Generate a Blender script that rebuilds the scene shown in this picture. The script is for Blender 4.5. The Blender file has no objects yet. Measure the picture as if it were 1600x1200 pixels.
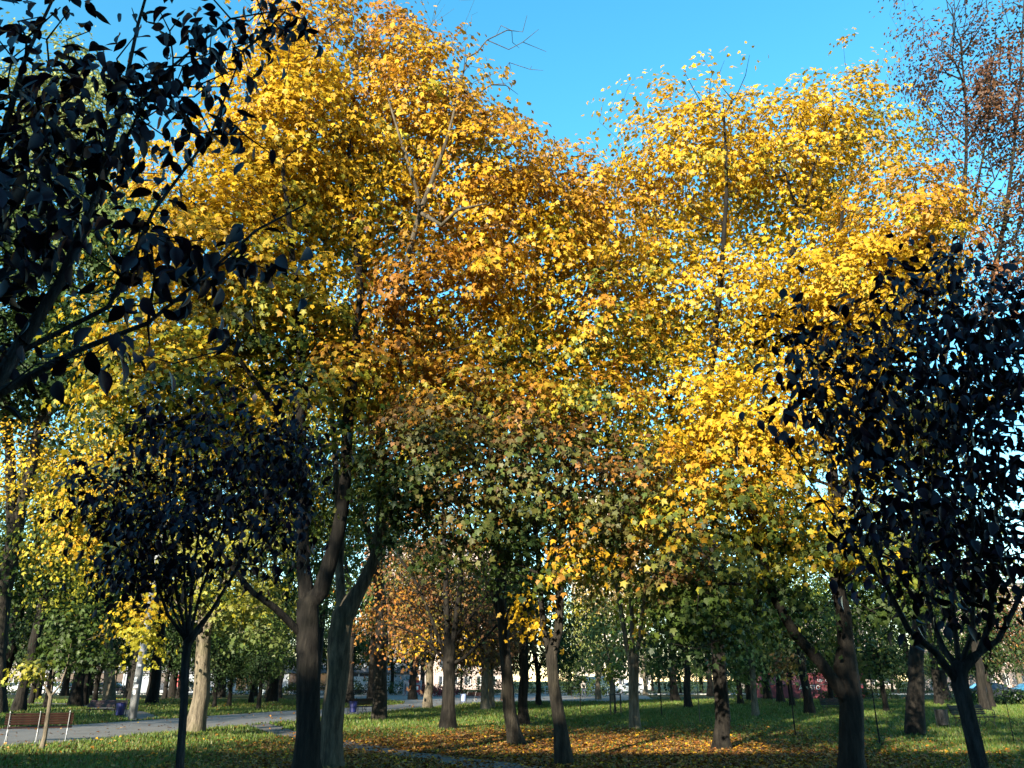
import bpy, bmesh, math
import numpy as np
from mathutils import Vector, Matrix

# ------------------------------------------------------------------ camera, sky, sun, exposure
scene = bpy.context.scene
C = scene.collection
R = math.radians
F = 1240.0                      # focal length in pixels of a 1600 px wide picture
PITCH = R(20.5)
EYE = 1.6
cam_d = bpy.data.cameras.new('camera')
cam_d.sensor_width = 36.0
cam_d.lens = F / 1600.0 * 36.0
cam_d.clip_start = 0.05
cam_d.clip_end = 3000.0
cam = bpy.data.objects.new('camera', cam_d)
cam.location = (0, 0, EYE)
cam.rotation_euler = (R(90) + PITCH, 0, 0)
C.objects.link(cam)
scene.camera = cam

SUN_EL = R(17.0)
SUN_AZ = R(25.0)                # the sun stands behind the camera, this far to the left
sun_dir = Vector((-math.sin(SUN_AZ) * math.cos(SUN_EL), -math.cos(SUN_AZ) * math.cos(SUN_EL), math.sin(SUN_EL)))
world = bpy.data.worlds.new('World')
scene.world = world
world.use_nodes = True
wn, wl = world.node_tree.nodes, world.node_tree.links
bg = wn['Background']
sky = wn.new('ShaderNodeTexSky')
sky.sky_type = 'NISHITA'
sky.sun_disc = False
sky.sun_elevation = SUN_EL
sky.sun_rotation = math.atan2(sun_dir.x, sun_dir.y)
sky.air_density = 1.0
sky.dust_density = 0.15
sky.ozone_density = 2.0
hs = wn.new('ShaderNodeHueSaturation')
hs.inputs['Hue'].default_value = 0.478
hs.inputs['Saturation'].default_value = 1.3
hs.inputs['Value'].default_value = 1.2
wl.new(sky.outputs['Color'], hs.inputs['Color'])
wl.new(hs.outputs['Color'], bg.inputs['Color'])
bg.inputs['Strength'].default_value = 0.10
sun_l = bpy.data.lights.new('sun', 'SUN')
sun_l.energy = 5.0
sun_l.angle = R(0.53)
sun_l.color = (1.0, 0.89, 0.70)
sun = bpy.data.objects.new('sun', sun_l)
sun.rotation_euler = (-sun_dir).to_track_quat('-Z', 'Y').to_euler()
sun.location = (-30, -60, 40)
C.objects.link(sun)

vs = scene.view_settings
vs.view_transform = 'Standard'
vs.look = 'None'
vs.exposure = 2.0
vs.gamma = 1.0
vs.use_curve_mapping = False
cy = scene.cycles
cy.max_bounces = 5
cy.diffuse_bounces = 3
cy.glossy_bounces = 2
cy.transmission_bounces = 3
cy.transparent_max_bounces = 4
cy.sample_clamp_indirect = 4.0
cy.use_denoising = True

# ------------------------------------------------------------------ helpers
def at(px, py, d):
    """world point seen at pixel (px, py) of the 1600x1200 picture, d metres ahead"""
    cx, cu = (px - 800.0) / F, (600.0 - py) / F
    dx = cx
    dy = math.cos(PITCH) - cu * math.sin(PITCH)
    dz = math.sin(PITCH) + cu * math.cos(PITCH)
    k = d / dy
    return np.array((dx * k, d, EYE + dz * k))

def zcam(p):
    return p[1] * math.cos(PITCH) + (p[2] - EYE) * math.sin(PITCH)

def on_ground(px, py):
    cx, cu = (px - 800.0) / F, (600.0 - py) / F
    dy = math.cos(PITCH) - cu * math.sin(PITCH)
    dz = math.sin(PITCH) + cu * math.cos(PITCH)
    k = -EYE / dz
    return np.array((cx * k, dy * k, 0.0))

def gx(px, d):
    """ground point d metres ahead below picture column px"""
    zc = d * math.cos(PITCH) - EYE * math.sin(PITCH)
    return np.array(((px - 800.0) / F * zc, d, 0.0))

def props(o, label=None, cat=None, group=None, kind=None):
    if label: o['label'] = label
    if cat: o['category'] = cat
    if group: o['group'] = group
    if kind: o['kind'] = kind
    return o

def empty(name, loc, rz=0.0, **kw):
    o = bpy.data.objects.new(name, None)
    o.empty_display_size = 0.2
    o.location = loc
    o.rotation_euler = (0, 0, rz)
    C.objects.link(o)
    return props(o, **kw)

def mesh_obj(name, verts, faces, mat, parent=None, smooth=False, **kw):
    me = bpy.data.meshes.new(name)
    me.from_pydata([tuple(v) for v in verts], [], faces)
    if smooth:
        me.polygons.foreach_set('use_smooth', [True] * len(me.polygons))
    me.update()
    if mat: me.materials.append(mat)
    o = bpy.data.objects.new(name, me)
    C.objects.link(o)
    if parent: o.parent = parent
    return props(o, **kw)

def data_obj(name, me, parent=None, **kw):
    o = bpy.data.objects.new(name, me)
    C.objects.link(o)
    if parent: o.parent = parent
    return props(o, **kw)

def copy_tree(o, parent=None):
    c = o.copy()
    C.objects.link(c)
    c.parent = parent
    for ch in list(o.children):
        copy_tree(ch, c)
    return c

class MB:
    """collects shapes into one mesh"""
    def __init__(s):
        s.v, s.f = [], []
    def add(s, v, f):
        n = len(s.v)
        s.v += [tuple(p) for p in v]
        s.f += [[i + n for i in q] for q in f]
        return s
    def box(s, c, d, rx=0.0, bev=0.0):
        """box with centre c and size d, tilted by rx about x; chamfered long edges"""
        x, y, z = d[0] / 2, d[1] / 2, d[2] / 2
        b = min(bev, y * .9, z * .9)
        prof = [(-y + b, -z), (y - b, -z), (y, -z + b), (y, z - b), (y - b, z), (-y + b, z), (-y, z - b), (-y, -z + b)] if b > 0 else [(-y, -z), (y, -z), (y, z), (-y, z)]
        n = len(prof)
        v = []
        for sx in (-x, x):
            for (py, pz) in prof:
                v.append((c[0] + sx, c[1] + py * math.cos(rx) - pz * math.sin(rx), c[2] + py * math.sin(rx) + pz * math.cos(rx)))
        f = [[i, (i + 1) % n, n + (i + 1) % n, n + i] for i in range(n)]
        f += [list(range(n))[::-1], list(range(n, 2 * n))]
        return s.add(v, f)
    def tube(s, pts, rad, sides=8, cap=True):
        pts = np.asarray(pts, float)
        rad = np.broadcast_to(np.asarray(rad, float), (len(pts),))
        v, f = tube_rings(pts, rad, sides)
        n = len(pts)
        if cap:
            f = f + [list(range(sides))[::-1], list(range((n - 1) * sides, n * sides))]
        return s.add(v, f)
    def lathe(s, prof, c=(0, 0, 0), sides=16):
        v, f = [], []
        for (r, z) in prof:
            for k in range(sides):
                a = 2 * math.pi * k / sides
                v.append((c[0] + r * math.cos(a), c[1] + r * math.sin(a), c[2] + z))
        for i in range(len(prof) - 1):
            for k in range(sides):
                f.append([i * sides + k, i * sides + (k + 1) % sides, (i + 1) * sides + (k + 1) % sides, (i + 1) * sides + k])
        f += [list(range(sides))[::-1], list(range((len(prof) - 1) * sides, len(prof) * sides))]
        return s.add(v, f)
    def mesh(s, name, mat, smooth=False):
        me = bpy.data.meshes.new(name)
        me.from_pydata(s.v, [], s.f)
        if smooth: me.polygons.foreach_set('use_smooth', [True] * len(me.polygons))
        me.update()
        if mat: me.materials.append(mat)
        return me
    def build(s, name, mat, parent=None, smooth=False, **kw):
        return data_obj(name, s.mesh(name, mat, smooth), parent, **kw)

def frames(pts):
    t = np.gradient(pts, axis=0)
    t /= np.linalg.norm(t, axis=1)[:, None] + 1e-9
    ref = np.array((1., 0, 0)) if abs(t[0][0]) < .8 else np.array((0, 1., 0))
    us, ws = [], []
    u = ref
    for k in range(len(pts)):
        u = u - t[k] * np.dot(u, t[k])
        u = u / (np.linalg.norm(u) + 1e-9)
        us.append(u); ws.append(np.cross(t[k], u))
    return t, np.array(us), np.array(ws)

def tube_rings(pts, rad, sides, lobes=0.0, seed=0):
    t, u, w = frames(pts)
    a = np.arange(sides) * 2 * math.pi / sides
    n = len(pts)
    rr = np.repeat(np.asarray(rad, float)[:, None], sides, 1)
    if lobes:
        k = np.arange(n)[:, None]
        rr = rr * (1 + lobes * (np.sin(3 * a[None] + seed + .35 * k) + .6 * np.sin(5 * a[None] + 2.1 * seed - .5 * k) + .35 * np.sin(2 * a[None] + .9 * k + seed)))
    v = pts[:, None, :] + rr[:, :, None] * (np.cos(a)[None, :, None] * u[:, None, :] + np.sin(a)[None, :, None] * w[:, None, :])
    v = v.reshape(-1, 3)
    f = []
    for i in range(n - 1):
        for k in range(sides):
            f.append([i * sides + k, i * sides + (k + 1) % sides, (i + 1) * sides + (k + 1) % sides, (i + 1) * sides + k])
    return v.tolist(), f

# ------------------------------------------------------------------ materials
def new_mat(name):
    m = bpy.data.materials.new(name)
    m.use_nodes = True
    nt = m.node_tree
    return m, nt.nodes, nt.links, nt.nodes['Principled BSDF']

def mix_rgb(n, l, fac, a, b, blend='MIX'):
    x = n.new('ShaderNodeMix'); x.data_type = 'RGBA'; x.blend_type = blend
    for sock, val in ((0, fac), (6, a), (7, b)):
        if hasattr(val, 'is_linked'): l.new(val, x.inputs[sock])
        else: x.inputs[sock].default_value = val if sock == 0 else (*val, 1.0)
    return x.outputs[2]

def noise(n, l, scale, detail=3.0, coord='Object', vec_scale=None, rough=.55):
    tc = n.new('ShaderNodeTexCoord')
    t = n.new('ShaderNodeTexNoise')
    t.inputs['Scale'].default_value = scale
    t.inputs['Detail'].default_value = detail
    t.inputs['Roughness'].default_value = rough
    if vec_scale:
        mp = n.new('ShaderNodeMapping'); mp.inputs['Scale'].default_value = vec_scale
        l.new(tc.outputs[coord], mp.inputs['Vector']); l.new(mp.outputs['Vector'], t.inputs['Vector'])
    else:
        l.new(tc.outputs[coord], t.inputs['Vector'])
    return t.outputs['Fac']

def ramp(n, l, fac, stops):
    r = n.new('ShaderNodeValToRGB')
    e = r.color_ramp.elements
    while len(e) < len(stops): e.new(.5)
    for k, (p, c) in enumerate(stops):
        e[k].position = p; e[k].color = (*c, 1.0) if len(c) == 3 else c
    l.new(fac, r.inputs['Fac'])
    return r.outputs['Color']

def bump(n, l, h, bsdf, strength=.5, dist=.02):
    b = n.new('ShaderNodeBump')
    b.inputs['Strength'].default_value = strength
    b.inputs['Distance'].default_value = dist
    l.new(h, b.inputs['Height']); l.new(b.outputs['Normal'], bsdf.inputs['Normal'])

def paint(name, col, rough=.5, metal=0.0, var=.25, scale=6.0, spec=.4, bmp=0.0):
    """a plain painted or cast surface with blotchy wear"""
    m, n, l, p = new_mat(name)
    f = noise(n, l, scale, 4)
    dark = tuple(c * (1 - var) for c in col); lite = tuple(min(1, c * (1 + var)) for c in col)
    l.new(ramp(n, l, f, [(.3, dark), (.7, lite)]), p.inputs['Base Color'])
    p.inputs['Roughness'].default_value = rough
    p.inputs['Metallic'].default_value = metal
    p.inputs['Specular IOR Level'].default_value = spec
    if bmp: bump(n, l, noise(n, l, scale * 6, 3), p, bmp, .01)
    return m

def bark_mat(name, c0, c1, c2, scale=1.0):
    m, n, l, p = new_mat(name)
    f1 = noise(n, l, 11.0 * scale, 6, vec_scale=(1, 1, .16), rough=.72)
    f2 = noise(n, l, 1.3 * scale, 3)
    col = ramp(n, l, f1, [(.32, c0), (.5, c1), (.72, c2)])
    mossy = mix_rgb(n, l, ramp(n, l, f2, [(.5, (0, 0, 0)), (.75, (.45, .45, .45))]), col, (c1[0] * .75, c1[1] * .95, c1[2] * .6))
    l.new(mossy, p.inputs['Base Color'])
    p.inputs['Roughness'].default_value = .9
    p.inputs['Specular IOR Level'].default_value = .15
    bump(n, l, f1, p, 1.0, .07)
    return m

def leaf_mat(name, trans=.38, rough=.5, spec=.35, gain=1.0, sat=1.0):
    m, n, l, p = new_mat(name)
    a = n.new('ShaderNodeAttribute'); a.attribute_name = 'col'
    l.new(a.outputs['Color'], p.inputs['Base Color'])
    p.inputs['Roughness'].default_value = rough
    p.inputs['Specular IOR Level'].default_value = spec
    if trans > 0:
        t = n.new('ShaderNodeBsdfTranslucent')
        l.new(a.outputs['Color'], t.inputs['Color'])
        mx = n.new('ShaderNodeMixShader'); mx.inputs[0].default_value = trans
        l.new(p.outputs[0], mx.inputs[1]); l.new(t.outputs[0], mx.inputs[2])
        l.new(mx.outputs[0], n['Material Output'].inputs['Surface'])
    return m

M = {}
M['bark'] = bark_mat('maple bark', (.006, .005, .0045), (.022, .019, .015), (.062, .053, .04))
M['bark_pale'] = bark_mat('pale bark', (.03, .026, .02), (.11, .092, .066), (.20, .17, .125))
M['bark_mid'] = bark_mat('sun-toned bark', (.016, .013, .010), (.062, .052, .038), (.15, .127, .09))  # paler bark, standing in for sunlight on the orange-gold maple
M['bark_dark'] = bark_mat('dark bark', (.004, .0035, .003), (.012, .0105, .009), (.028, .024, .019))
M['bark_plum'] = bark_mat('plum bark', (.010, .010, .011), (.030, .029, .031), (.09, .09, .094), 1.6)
M['leaf'] = leaf_mat('maple leaf', .45, .5, .3)
M['leaf_far'] = leaf_mat('far foliage', .3, .6, .2)
M['leaf_plum'] = leaf_mat('plum leaf', .1, .40, .26)
M['litter'] = leaf_mat('fallen leaf', .1, .7, .2)
M['grass'] = leaf_mat('grass blade', .25, .5, .3)

# ------------------------------------------------------------------ trees
def catmull(pts, step):
    """smooth resampling of an (n,4) polyline of x y z r"""
    pts = np.asarray(pts, float)
    if len(pts) < 3:
        k = max(2, int(np.linalg.norm(pts[1, :3] - pts[0, :3]) / step) + 1)
        return np.array([pts[0] + (pts[1] - pts[0]) * t for t in np.linspace(0, 1, k)])
    ext = np.vstack([2 * pts[0] - pts[1], pts, 2 * pts[-1] - pts[-2]])
    out = []
    for i in range(1, len(ext) - 2):
        p0, p1, p2, p3 = ext[i - 1:i + 3]
        k = max(1, int(np.linalg.norm(p2[:3] - p1[:3]) / step))
        for j in range(k):
            t = j / k
            out.append(.5 * (2 * p1 + (p2 - p0) * t + (2 * p0 - 5 * p1 + 4 * p2 - p3) * t * t + (3 * p1 - p0 - 3 * p2 + p3) * t ** 3))
    out.append(pts[-1])
    out = np.array(out)
    out[:, 3] = np.maximum(out[:, 3], .006)
    return out

def skeleton(stems, targets, rng, bf=.35, zmin=2.0, step=.45, tip_r=.008, sag=.1, jit=.12):
    """greedy growth: every twig end joins the wood where it is cheapest; returns positions, parents, radii, which are drawn stems"""
    P, par, rad, fix, plen = [], [], [], [], []
    for si, st in enumerate(stems):
        st = catmull(st, step)
        if si == 0:
            prev = -1; start = 0
        else:
            A = np.array(P)
            prev = int(np.argmin(np.linalg.norm(A - st[0, :3], axis=1))); start = 1
        for k in range(start, len(st)):
            p = st[k, :3].copy()
            if k > 1: p += rng.normal(0, .1, 3) * min(.25, st[k, 3] * 1.0)
            P.append(p); par.append(prev); rad.append(st[k, 3]); fix.append(True)
            plen.append(0 if prev < 0 else plen[prev] + np.linalg.norm(p - P[prev]))
            prev = len(P) - 1
    T = np.asarray(targets, float)
    N = len(T)
    tips = np.full(N, -1)
    if N:
        best = np.full(N, 1e9); who = np.zeros(N, int)
        def relax(i):
            if fix[i] and P[i][2] < zmin: return
            d = np.linalg.norm(T - P[i], axis=1)
            # prefer branches that rise away from the stem
            rise = (T[:, 2] - P[i][2]) / (d + 1e-6)
            c = d * (1.0 + .35 * np.clip(.25 - rise, 0, 1)) + bf * plen[i]
            m = c < best
            best[m] = c[m]; who[m] = i
        for i in range(len(P)): relax(i)
        openm = np.ones(N, bool)
        for _ in range(N):
            k = int(np.argmin(np.where(openm, best, 1e9)))
            openm[k] = False
            i = who[k]
            p0, p2 = P[i], T[k]
            L = np.linalg.norm(p2 - p0)
            p1 = (p0 + p2) / 2 + np.array((0, 0, -sag * L)) + rng.normal(0, jit * L, 3)
            ns = max(1, int(L / step))
            prev = i
            for j in range(1, ns + 1):
                t = j / ns
                p = (1 - t) ** 2 * p0 + 2 * t * (1 - t) * p1 + t * t * p2
                P.append(p); par.append(prev); rad.append(0.0); fix.append(False)
                plen.append(plen[prev] + np.linalg.norm(p - P[prev]))
                prev = len(P) - 1
                relax(prev)
            tips[k] = prev
    P = np.array(P); par = np.array(par); fix = np.array(fix); rad = np.array(rad)
    E = 2.4
    acc = np.zeros(len(P))
    isleaf = np.ones(len(P), bool)
    isleaf[par[par >= 0]] = False
    pipe = np.zeros(len(P))
    for i in range(len(P) - 1, -1, -1):
        r = tip_r if isleaf[i] else acc[i] ** (1 / E)
        pipe[i] = r
        if par[i] >= 0: acc[par[i]] += r ** E
    # a drawn stem keeps its drawn girth; free wood is kept below its parent
    out = pipe.copy()
    for i in range(len(P)):
        if fix[i]: out[i] = rad[i]
        elif par[i] >= 0: out[i] = min(pipe[i], out[par[i]] * .85)
    return P, par, np.maximum(out, .004), fix, tips

def wood_meshes(P, par, rad, fix, base, mat, lod=0, seed=0):
    kids = {}
    for i, p in enumerate(par):
        kids.setdefault(p, []).append(i)
    res = {True: ([], []), False: ([], [])}
    todo = [(k, -1) for k in kids.get(-1, [])]
    while todo:
        i, p = todo.pop()
        chain = [] if p < 0 else [p]
        rr = [] if p < 0 else [min(rad[p], rad[i] * 1.25)]
        f0 = bool(fix[i])
        while True:
            chain.append(i); rr.append(rad[i])
            ks = sorted(kids.get(i, []), key=lambda q: (-int(fix[q]), -rad[q]))
            if not ks: break
            nxt = ks[0]
            if bool(fix[nxt]) != f0:
                todo += [(q, i) for q in ks]; break
            todo += [(q, i) for q in ks[1:]]
            i = nxt
        if len(chain) < 2: continue
        pts = P[chain] - base
        r0 = max(rr)
        sides = 12 if r0 > .12 else 8 if r0 > .05 else 5 if r0 > .02 else 3
        if lod: sides = max(3, sides // 2)
        rr[-1] = rr[-1] * .6
        v, f = tube_rings(pts, np.array(rr), sides, (.055 if f0 else .03) if r0 > .1 else 0.0, seed + len(chain))
        V, Fc = res[f0]
        n = len(V)
        V += v
        Fc += [[a + n for a in q] for q in f]
    return res

def unit(a):
    return a / (np.linalg.norm(a, axis=-1, keepdims=True) + 1e-9)

# leaf outlines in (u along the leaf, v across, w out of the plane)
def fan(n):
    return [[0, k, k + 1] for k in range(1, n - 1)]
MAPLE = np.array([(0, 0, 0), (-.12, .30, -.05), (.08, .34, .01), (.16, .64, -.13), (.36, .42, .02), (.64, .52, -.08), (.62, .24, .02), (1.0, 0, -.16),
                  (.62, -.24, .02), (.64, -.52, -.08), (.36, -.42, .02), (.16, -.64, -.13), (.08, -.34, .01), (-.12, -.30, -.05)], float)
MAPLE_S = np.array([(0, 0, 0), (-.04, .40, -.06), (.24, .36, .03), (.48, .58, -.12), (.58, .24, .03), (1.0, 0, -.16), (.58, -.24, .03), (.48, -.58, -.12), (.24, -.36, .03), (-.04, -.40, -.06)], float)
OVAL_V = np.array([(0, 0, 0), (.26, .26, .08), (.60, .27, .09), (1.0, 0, -.12), (.60, -.27, .09), (.26, -.26, .08), (.45, 0, .0)], float)
OVAL_F = [[0, 6, 1], [1, 6, 2], [2, 6, 3], [3, 6, 4], [4, 6, 5], [5, 6, 0]]
# a rounder leaf for the trees close by: outline, raised halves and a midrib
_o = [(.0, .0), (.08, .11), (.22, .22), (.40, .27), (.58, .25), (.74, .17), (.88, .07), (1.0, .0)]
OVF_V = np.array([(u, w, .30 * w - .10 * u * u) for (u, w) in _o] + [(u, -w, .30 * w - .10 * u * u) for (u, w) in _o[1:-1]] + [(.22, 0, -.005), (.45, 0, -.02), (.70, 0, -.05)], float)
OVF_F = [[0, 14, 1], [1, 14, 2], [2, 14, 15], [2, 15, 3], [3, 15, 4], [4, 15, 16], [4, 16, 5], [5, 16, 6], [6, 16, 7],
         [0, 8, 14], [8, 9, 14], [9, 15, 14], [9, 10, 15], [10, 11, 15], [11, 16, 15], [11, 12, 16], [12, 13, 16], [13, 7, 16]]
QUAD = np.array([(0, 0, 0), (.5, .36, .08), (1., 0, -.08), (.5, -.36, .08)], float)
OUT = {'maple': (MAPLE, fan(len(MAPLE))), 'maple_s': (MAPLE_S, fan(len(MAPLE_S))), 'oval': (OVAL_V, OVAL_F), 'oval_fine': (OVF_V, OVF_F), 'quad': (QUAD, [[0, 1, 2], [0, 2, 3]])}

def leaves_mesh(name, outline, pos, tip, nor, size, col, mat):
    T, Fc = OUT[outline]
    tip = unit(tip - nor * np.sum(tip * nor, 1, keepdims=True))
    side = np.cross(nor, tip)
    s = size[:, None, None]
    n, k = len(pos), len(T)
    rg = np.random.default_rng(n)
    wid = rg.uniform(.62, 1.1, (n, 1, 1)) if n > 1 else 1.0
    crl = rg.uniform(-.6, 3.0, (n, 1, 1)) if n > 1 else 1.6
    v = pos[:, None, :] + s * (T[None, :, 0:1] * tip[:, None] + wid * T[None, :, 1:2] * side[:, None] + crl * T[None, :, 2:3] * nor[:, None])
    Fa = np.array(Fc)
    f = (Fa[None] + (np.arange(n) * k)[:, None, None]).reshape(-1)
    me = bpy.data.meshes.new(name)
    me.vertices.add(n * k)
    me.vertices.foreach_set('co', v.reshape(-1).astype(np.float32))
    nf = n * len(Fa)
    me.loops.add(nf * 3); me.polygons.add(nf)
    me.loops.foreach_set('vertex_index', f.astype(np.int32))
    me.polygons.foreach_set('loop_start', np.arange(0, nf * 3, 3, dtype=np.int32))
    me.polygons.foreach_set('loop_total', np.full(nf, 3, np.int32))
    at_ = me.attributes.new('col', 'FLOAT_COLOR', 'POINT')
    cc = np.ones((n, k, 4), np.float32)
    cc[:, :, :3] = col[:, None, :] * (rg.uniform(.68, 1.18, (n, k, 1)) if n > 1 else 1.0)
    at_.data.foreach_set('color', cc.reshape(-1))
    if outline == 'oval_fine':
        me.polygons.foreach_set('use_smooth', np.ones(nf, bool))
    me.update()
    me.materials.append(mat)
    return me

YEL = (.55, .345, .016); GOLD = (.52, .292, .016); ORA = (.36, .15, .016); RUST = (.22, .085, .026); LIME = (.33, .30, .022)
GRN = (.062, .10, .018); DGR = (.022, .044, .012); TAN = (.33, .19, .065); PALE = (.22, .25, .08); OLV = (.11, .11, .024); BRN = (.11, .055, .024)
DRED = (.07, .025, .022)

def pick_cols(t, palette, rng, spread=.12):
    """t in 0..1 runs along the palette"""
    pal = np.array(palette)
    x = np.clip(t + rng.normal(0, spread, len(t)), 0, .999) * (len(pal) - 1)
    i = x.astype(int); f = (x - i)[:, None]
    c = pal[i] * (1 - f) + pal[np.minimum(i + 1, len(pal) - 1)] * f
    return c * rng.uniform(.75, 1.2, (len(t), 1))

def blob_points(blobs, n, rng, mind, gaps=-1.55):
    """twig ends spread through the blobs, denser towards the outside, kept apart"""
    vol = np.array([b[1][0] * b[1][1] * b[1][2] for b in blobs]) ** .8
    vol /= vol.sum()
    pts, own = [], []
    tries = 0
    A = np.zeros((0, 3))
    while len(pts) < n and tries < n * 25:
        tries += 1
        b = rng.choice(len(blobs), p=vol)
        d = rng.normal(0, 1, 3); d /= np.linalg.norm(d)
        r = rng.uniform(.05, 1) ** .42
        if rng.uniform() < .18: r = rng.uniform(1.02, 1.22)
        lump = 1 + .16 * math.sin(3.1 * d[0] + 4.3 * d[2] + b) + .12 * math.sin(6.7 * d[2] - 5.1 * d[0] + 2 * b)
        p = blobs[b][0] + d * np.array(blobs[b][1]) * r * lump
        if len(A) and np.min(np.sum((A - p) ** 2, 1)) < mind * mind: continue
        # hollows in the crown where light and sky come through
        q = p / (mind * 2.6)
        if math.sin(q[0] * 1.7 + 1.3 * math.sin(q[2] * .9)) + math.sin(q[1] * 1.5 + q[2] * .6) + math.sin(q[2] * 1.3 + 1.6 * math.sin(q[0])) < gaps: continue
        pts.append(p); own.append(b)
        A = np.array(pts)
    return np.array(pts), np.array(own)

def blob(px, py, d, rx, ry, dr):
    c = at(px, py, d)
    z = zcam(c) / F
    return (c, (rx * z, dr, ry * z))

def st(*pts):
    """a stem from (px, py, depth, radius) points; py None means on the ground"""
    out = []
    for (px, py, d, r) in pts:
        p = gx(px, d) + np.array((0, 0, -.06)) if py is None else at(px, py, d)
        out.append((*p, r))
    return out

def make_tree(name, label, stems, blobs, n, palettes, seed, leaf=.17, per=55, spray=.62, flat=.38, outline='maple_s', mat='leaf', bark='bark',
              bare=None, zmin=2.0, mind=.5, bf=.35, group=None, ngrow=None, single=0, droop=.35, sag=.06, up=.55, lod=0, tip_r=.008, thin=None, cat='tree', girth=1.0):
    rng = np.random.default_rng(seed)
    base = np.array(stems[0][0][:3]); base[2] = 0.0
    stems = [[(*q[:3], q[3] * girth) for q in sg] for sg in stems]
    T, own = blob_points(blobs, n, rng, mind)
    nb = len(T)
    if bare:
        B, _ = blob_points(bare[0], bare[1], rng, mind * .6)
        T = np.vstack([T, B])
    P, par, rad, fix, tips = skeleton(stems, T, rng, bf=bf, zmin=zmin, sag=sag, tip_r=tip_r)
    root = empty(name, tuple(base), label=label, cat=cat, group=group)
    wm = wood_meshes(P, par, rad, fix, base, None, lod, seed)
    mesh_obj('trunk', *wm[True], M[bark], root, smooth=True)
    if wm[False][1]: mesh_obj('branches', *wm[False], M[bark], root, smooth=True, kind='stuff')
    # foliage sprays round the twig ends and along the last bit of twig
    cen = np.array([blobs[o][0] for o in own]); rad_b = np.array([blobs[o][1] for o in own])
    out = unit((T[:nb] - cen) / rad_b)
    rel = (T[:nb] - cen) / rad_b
    pos, nor, tip, col, siz = [], [], [], [], []
    for k in range(nb):
        m = int(per * rng.uniform(.55, 1.45))
        if np.linalg.norm(rel[k]) > 1.03: m = max(2, int(m * rng.uniform(.15, .5)))
        if thin is not None: m = max(2, int(m * thin(rel[k], rng)))
        ax = unit(np.array((out[k][0] * .5, out[k][1] * .5, .9)) + rng.normal(0, .18, 3))
        e1 = unit(np.cross(ax, np.array((.3, 1, .1)))); e2 = np.cross(ax, e1)
        rr = spray * rng.uniform(.7, 1.25)
        q = rng.normal(0, .55, (m, 3))
        pp = T[k] + rr * (q[:, :1] * e1 + q[:, 1:2] * e2 + flat * q[:, 2:] * ax)
        # the outer rim of a spray hangs a little
        pp[:, 2] -= .16 * rr * np.minimum(q[:, 0] ** 2 + q[:, 1] ** 2, 3)
        pos.append(pp)
        radial = q[:, :1] * e1 + q[:, 1:2] * e2
        nn = up * ax + .45 * out[k] + .35 * radial + rng.normal(0, .34, (m, 3))
        nor.append(unit(nn))
        tp = unit(radial + rng.normal(0, .4, (m, 3))) + np.array((0, 0, -droop - .5))
        tip.append(tp)
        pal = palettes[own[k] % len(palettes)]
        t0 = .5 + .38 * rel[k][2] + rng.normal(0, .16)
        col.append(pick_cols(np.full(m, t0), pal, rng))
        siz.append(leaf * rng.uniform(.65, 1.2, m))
    pos = np.vstack(pos); nor = np.vstack(nor); tip = np.vstack(tip); col = np.vstack(col); siz = np.concatenate(siz)
    keep = np.ones(len(pos), bool)
    crown = None
    if single:
        dist = np.linalg.norm(pos - np.array((0, 0, EYE)), axis=1)
        # keep to leaves inside the picture
        zc = pos[:, 1] * math.cos(PITCH) + (pos[:, 2] - EYE) * math.sin(PITCH)
        yc = -(pos[:, 1]) * math.sin(PITCH) + (pos[:, 2] - EYE) * math.cos(PITCH)
        u = pos[:, 0] / np.maximum(zc, .1) * F; w = yc / np.maximum(zc, .1) * F
        dist[(np.abs(u) > 790) | (np.abs(w) > 590) | (zc < .3)] += 1e4
        order = np.argsort(dist)[:single]
        order = order[dist[order] < 1e4]
        keep[order] = False
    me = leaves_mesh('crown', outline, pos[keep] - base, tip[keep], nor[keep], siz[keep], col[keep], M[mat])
    crown = data_obj('crown', me, root, kind='stuff')
    if single:
        qs = 6
        idx = order
        cl = col[idx]
        # a few shared leaf meshes, one for each tint
        key = np.argsort(np.argsort(cl[:, 0] - cl[:, 1] * 1.2)) * qs // max(1, len(idx))
        for q in range(qs):
            sel = idx[key == q]
            if not len(sel): continue
            T0 = leaves_mesh('leaf', outline, np.zeros((1, 3)), np.array([[1., 0, 0]]), np.array([[0, 0, 1.]]), np.ones(1), np.mean(col[sel], 0)[None], M[mat])
            for i in sel:
                t = tip[i] - nor[i] * np.dot(tip[i], nor[i]); t = t / np.linalg.norm(t)
                s = np.cross(nor[i], t)
                o = bpy.data.objects.new('leaf', T0)
                mt = Matrix(((t[0], s[0], nor[i][0]), (t[1], s[1], nor[i][1]), (t[2], s[2], nor[i][2])))
                o.rotation_euler = mt.to_euler()
                o.location = pos[i] - base
                o.scale = (siz[i],) * 3
                o.parent = crown
                C.objects.link(o)
    return root

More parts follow.
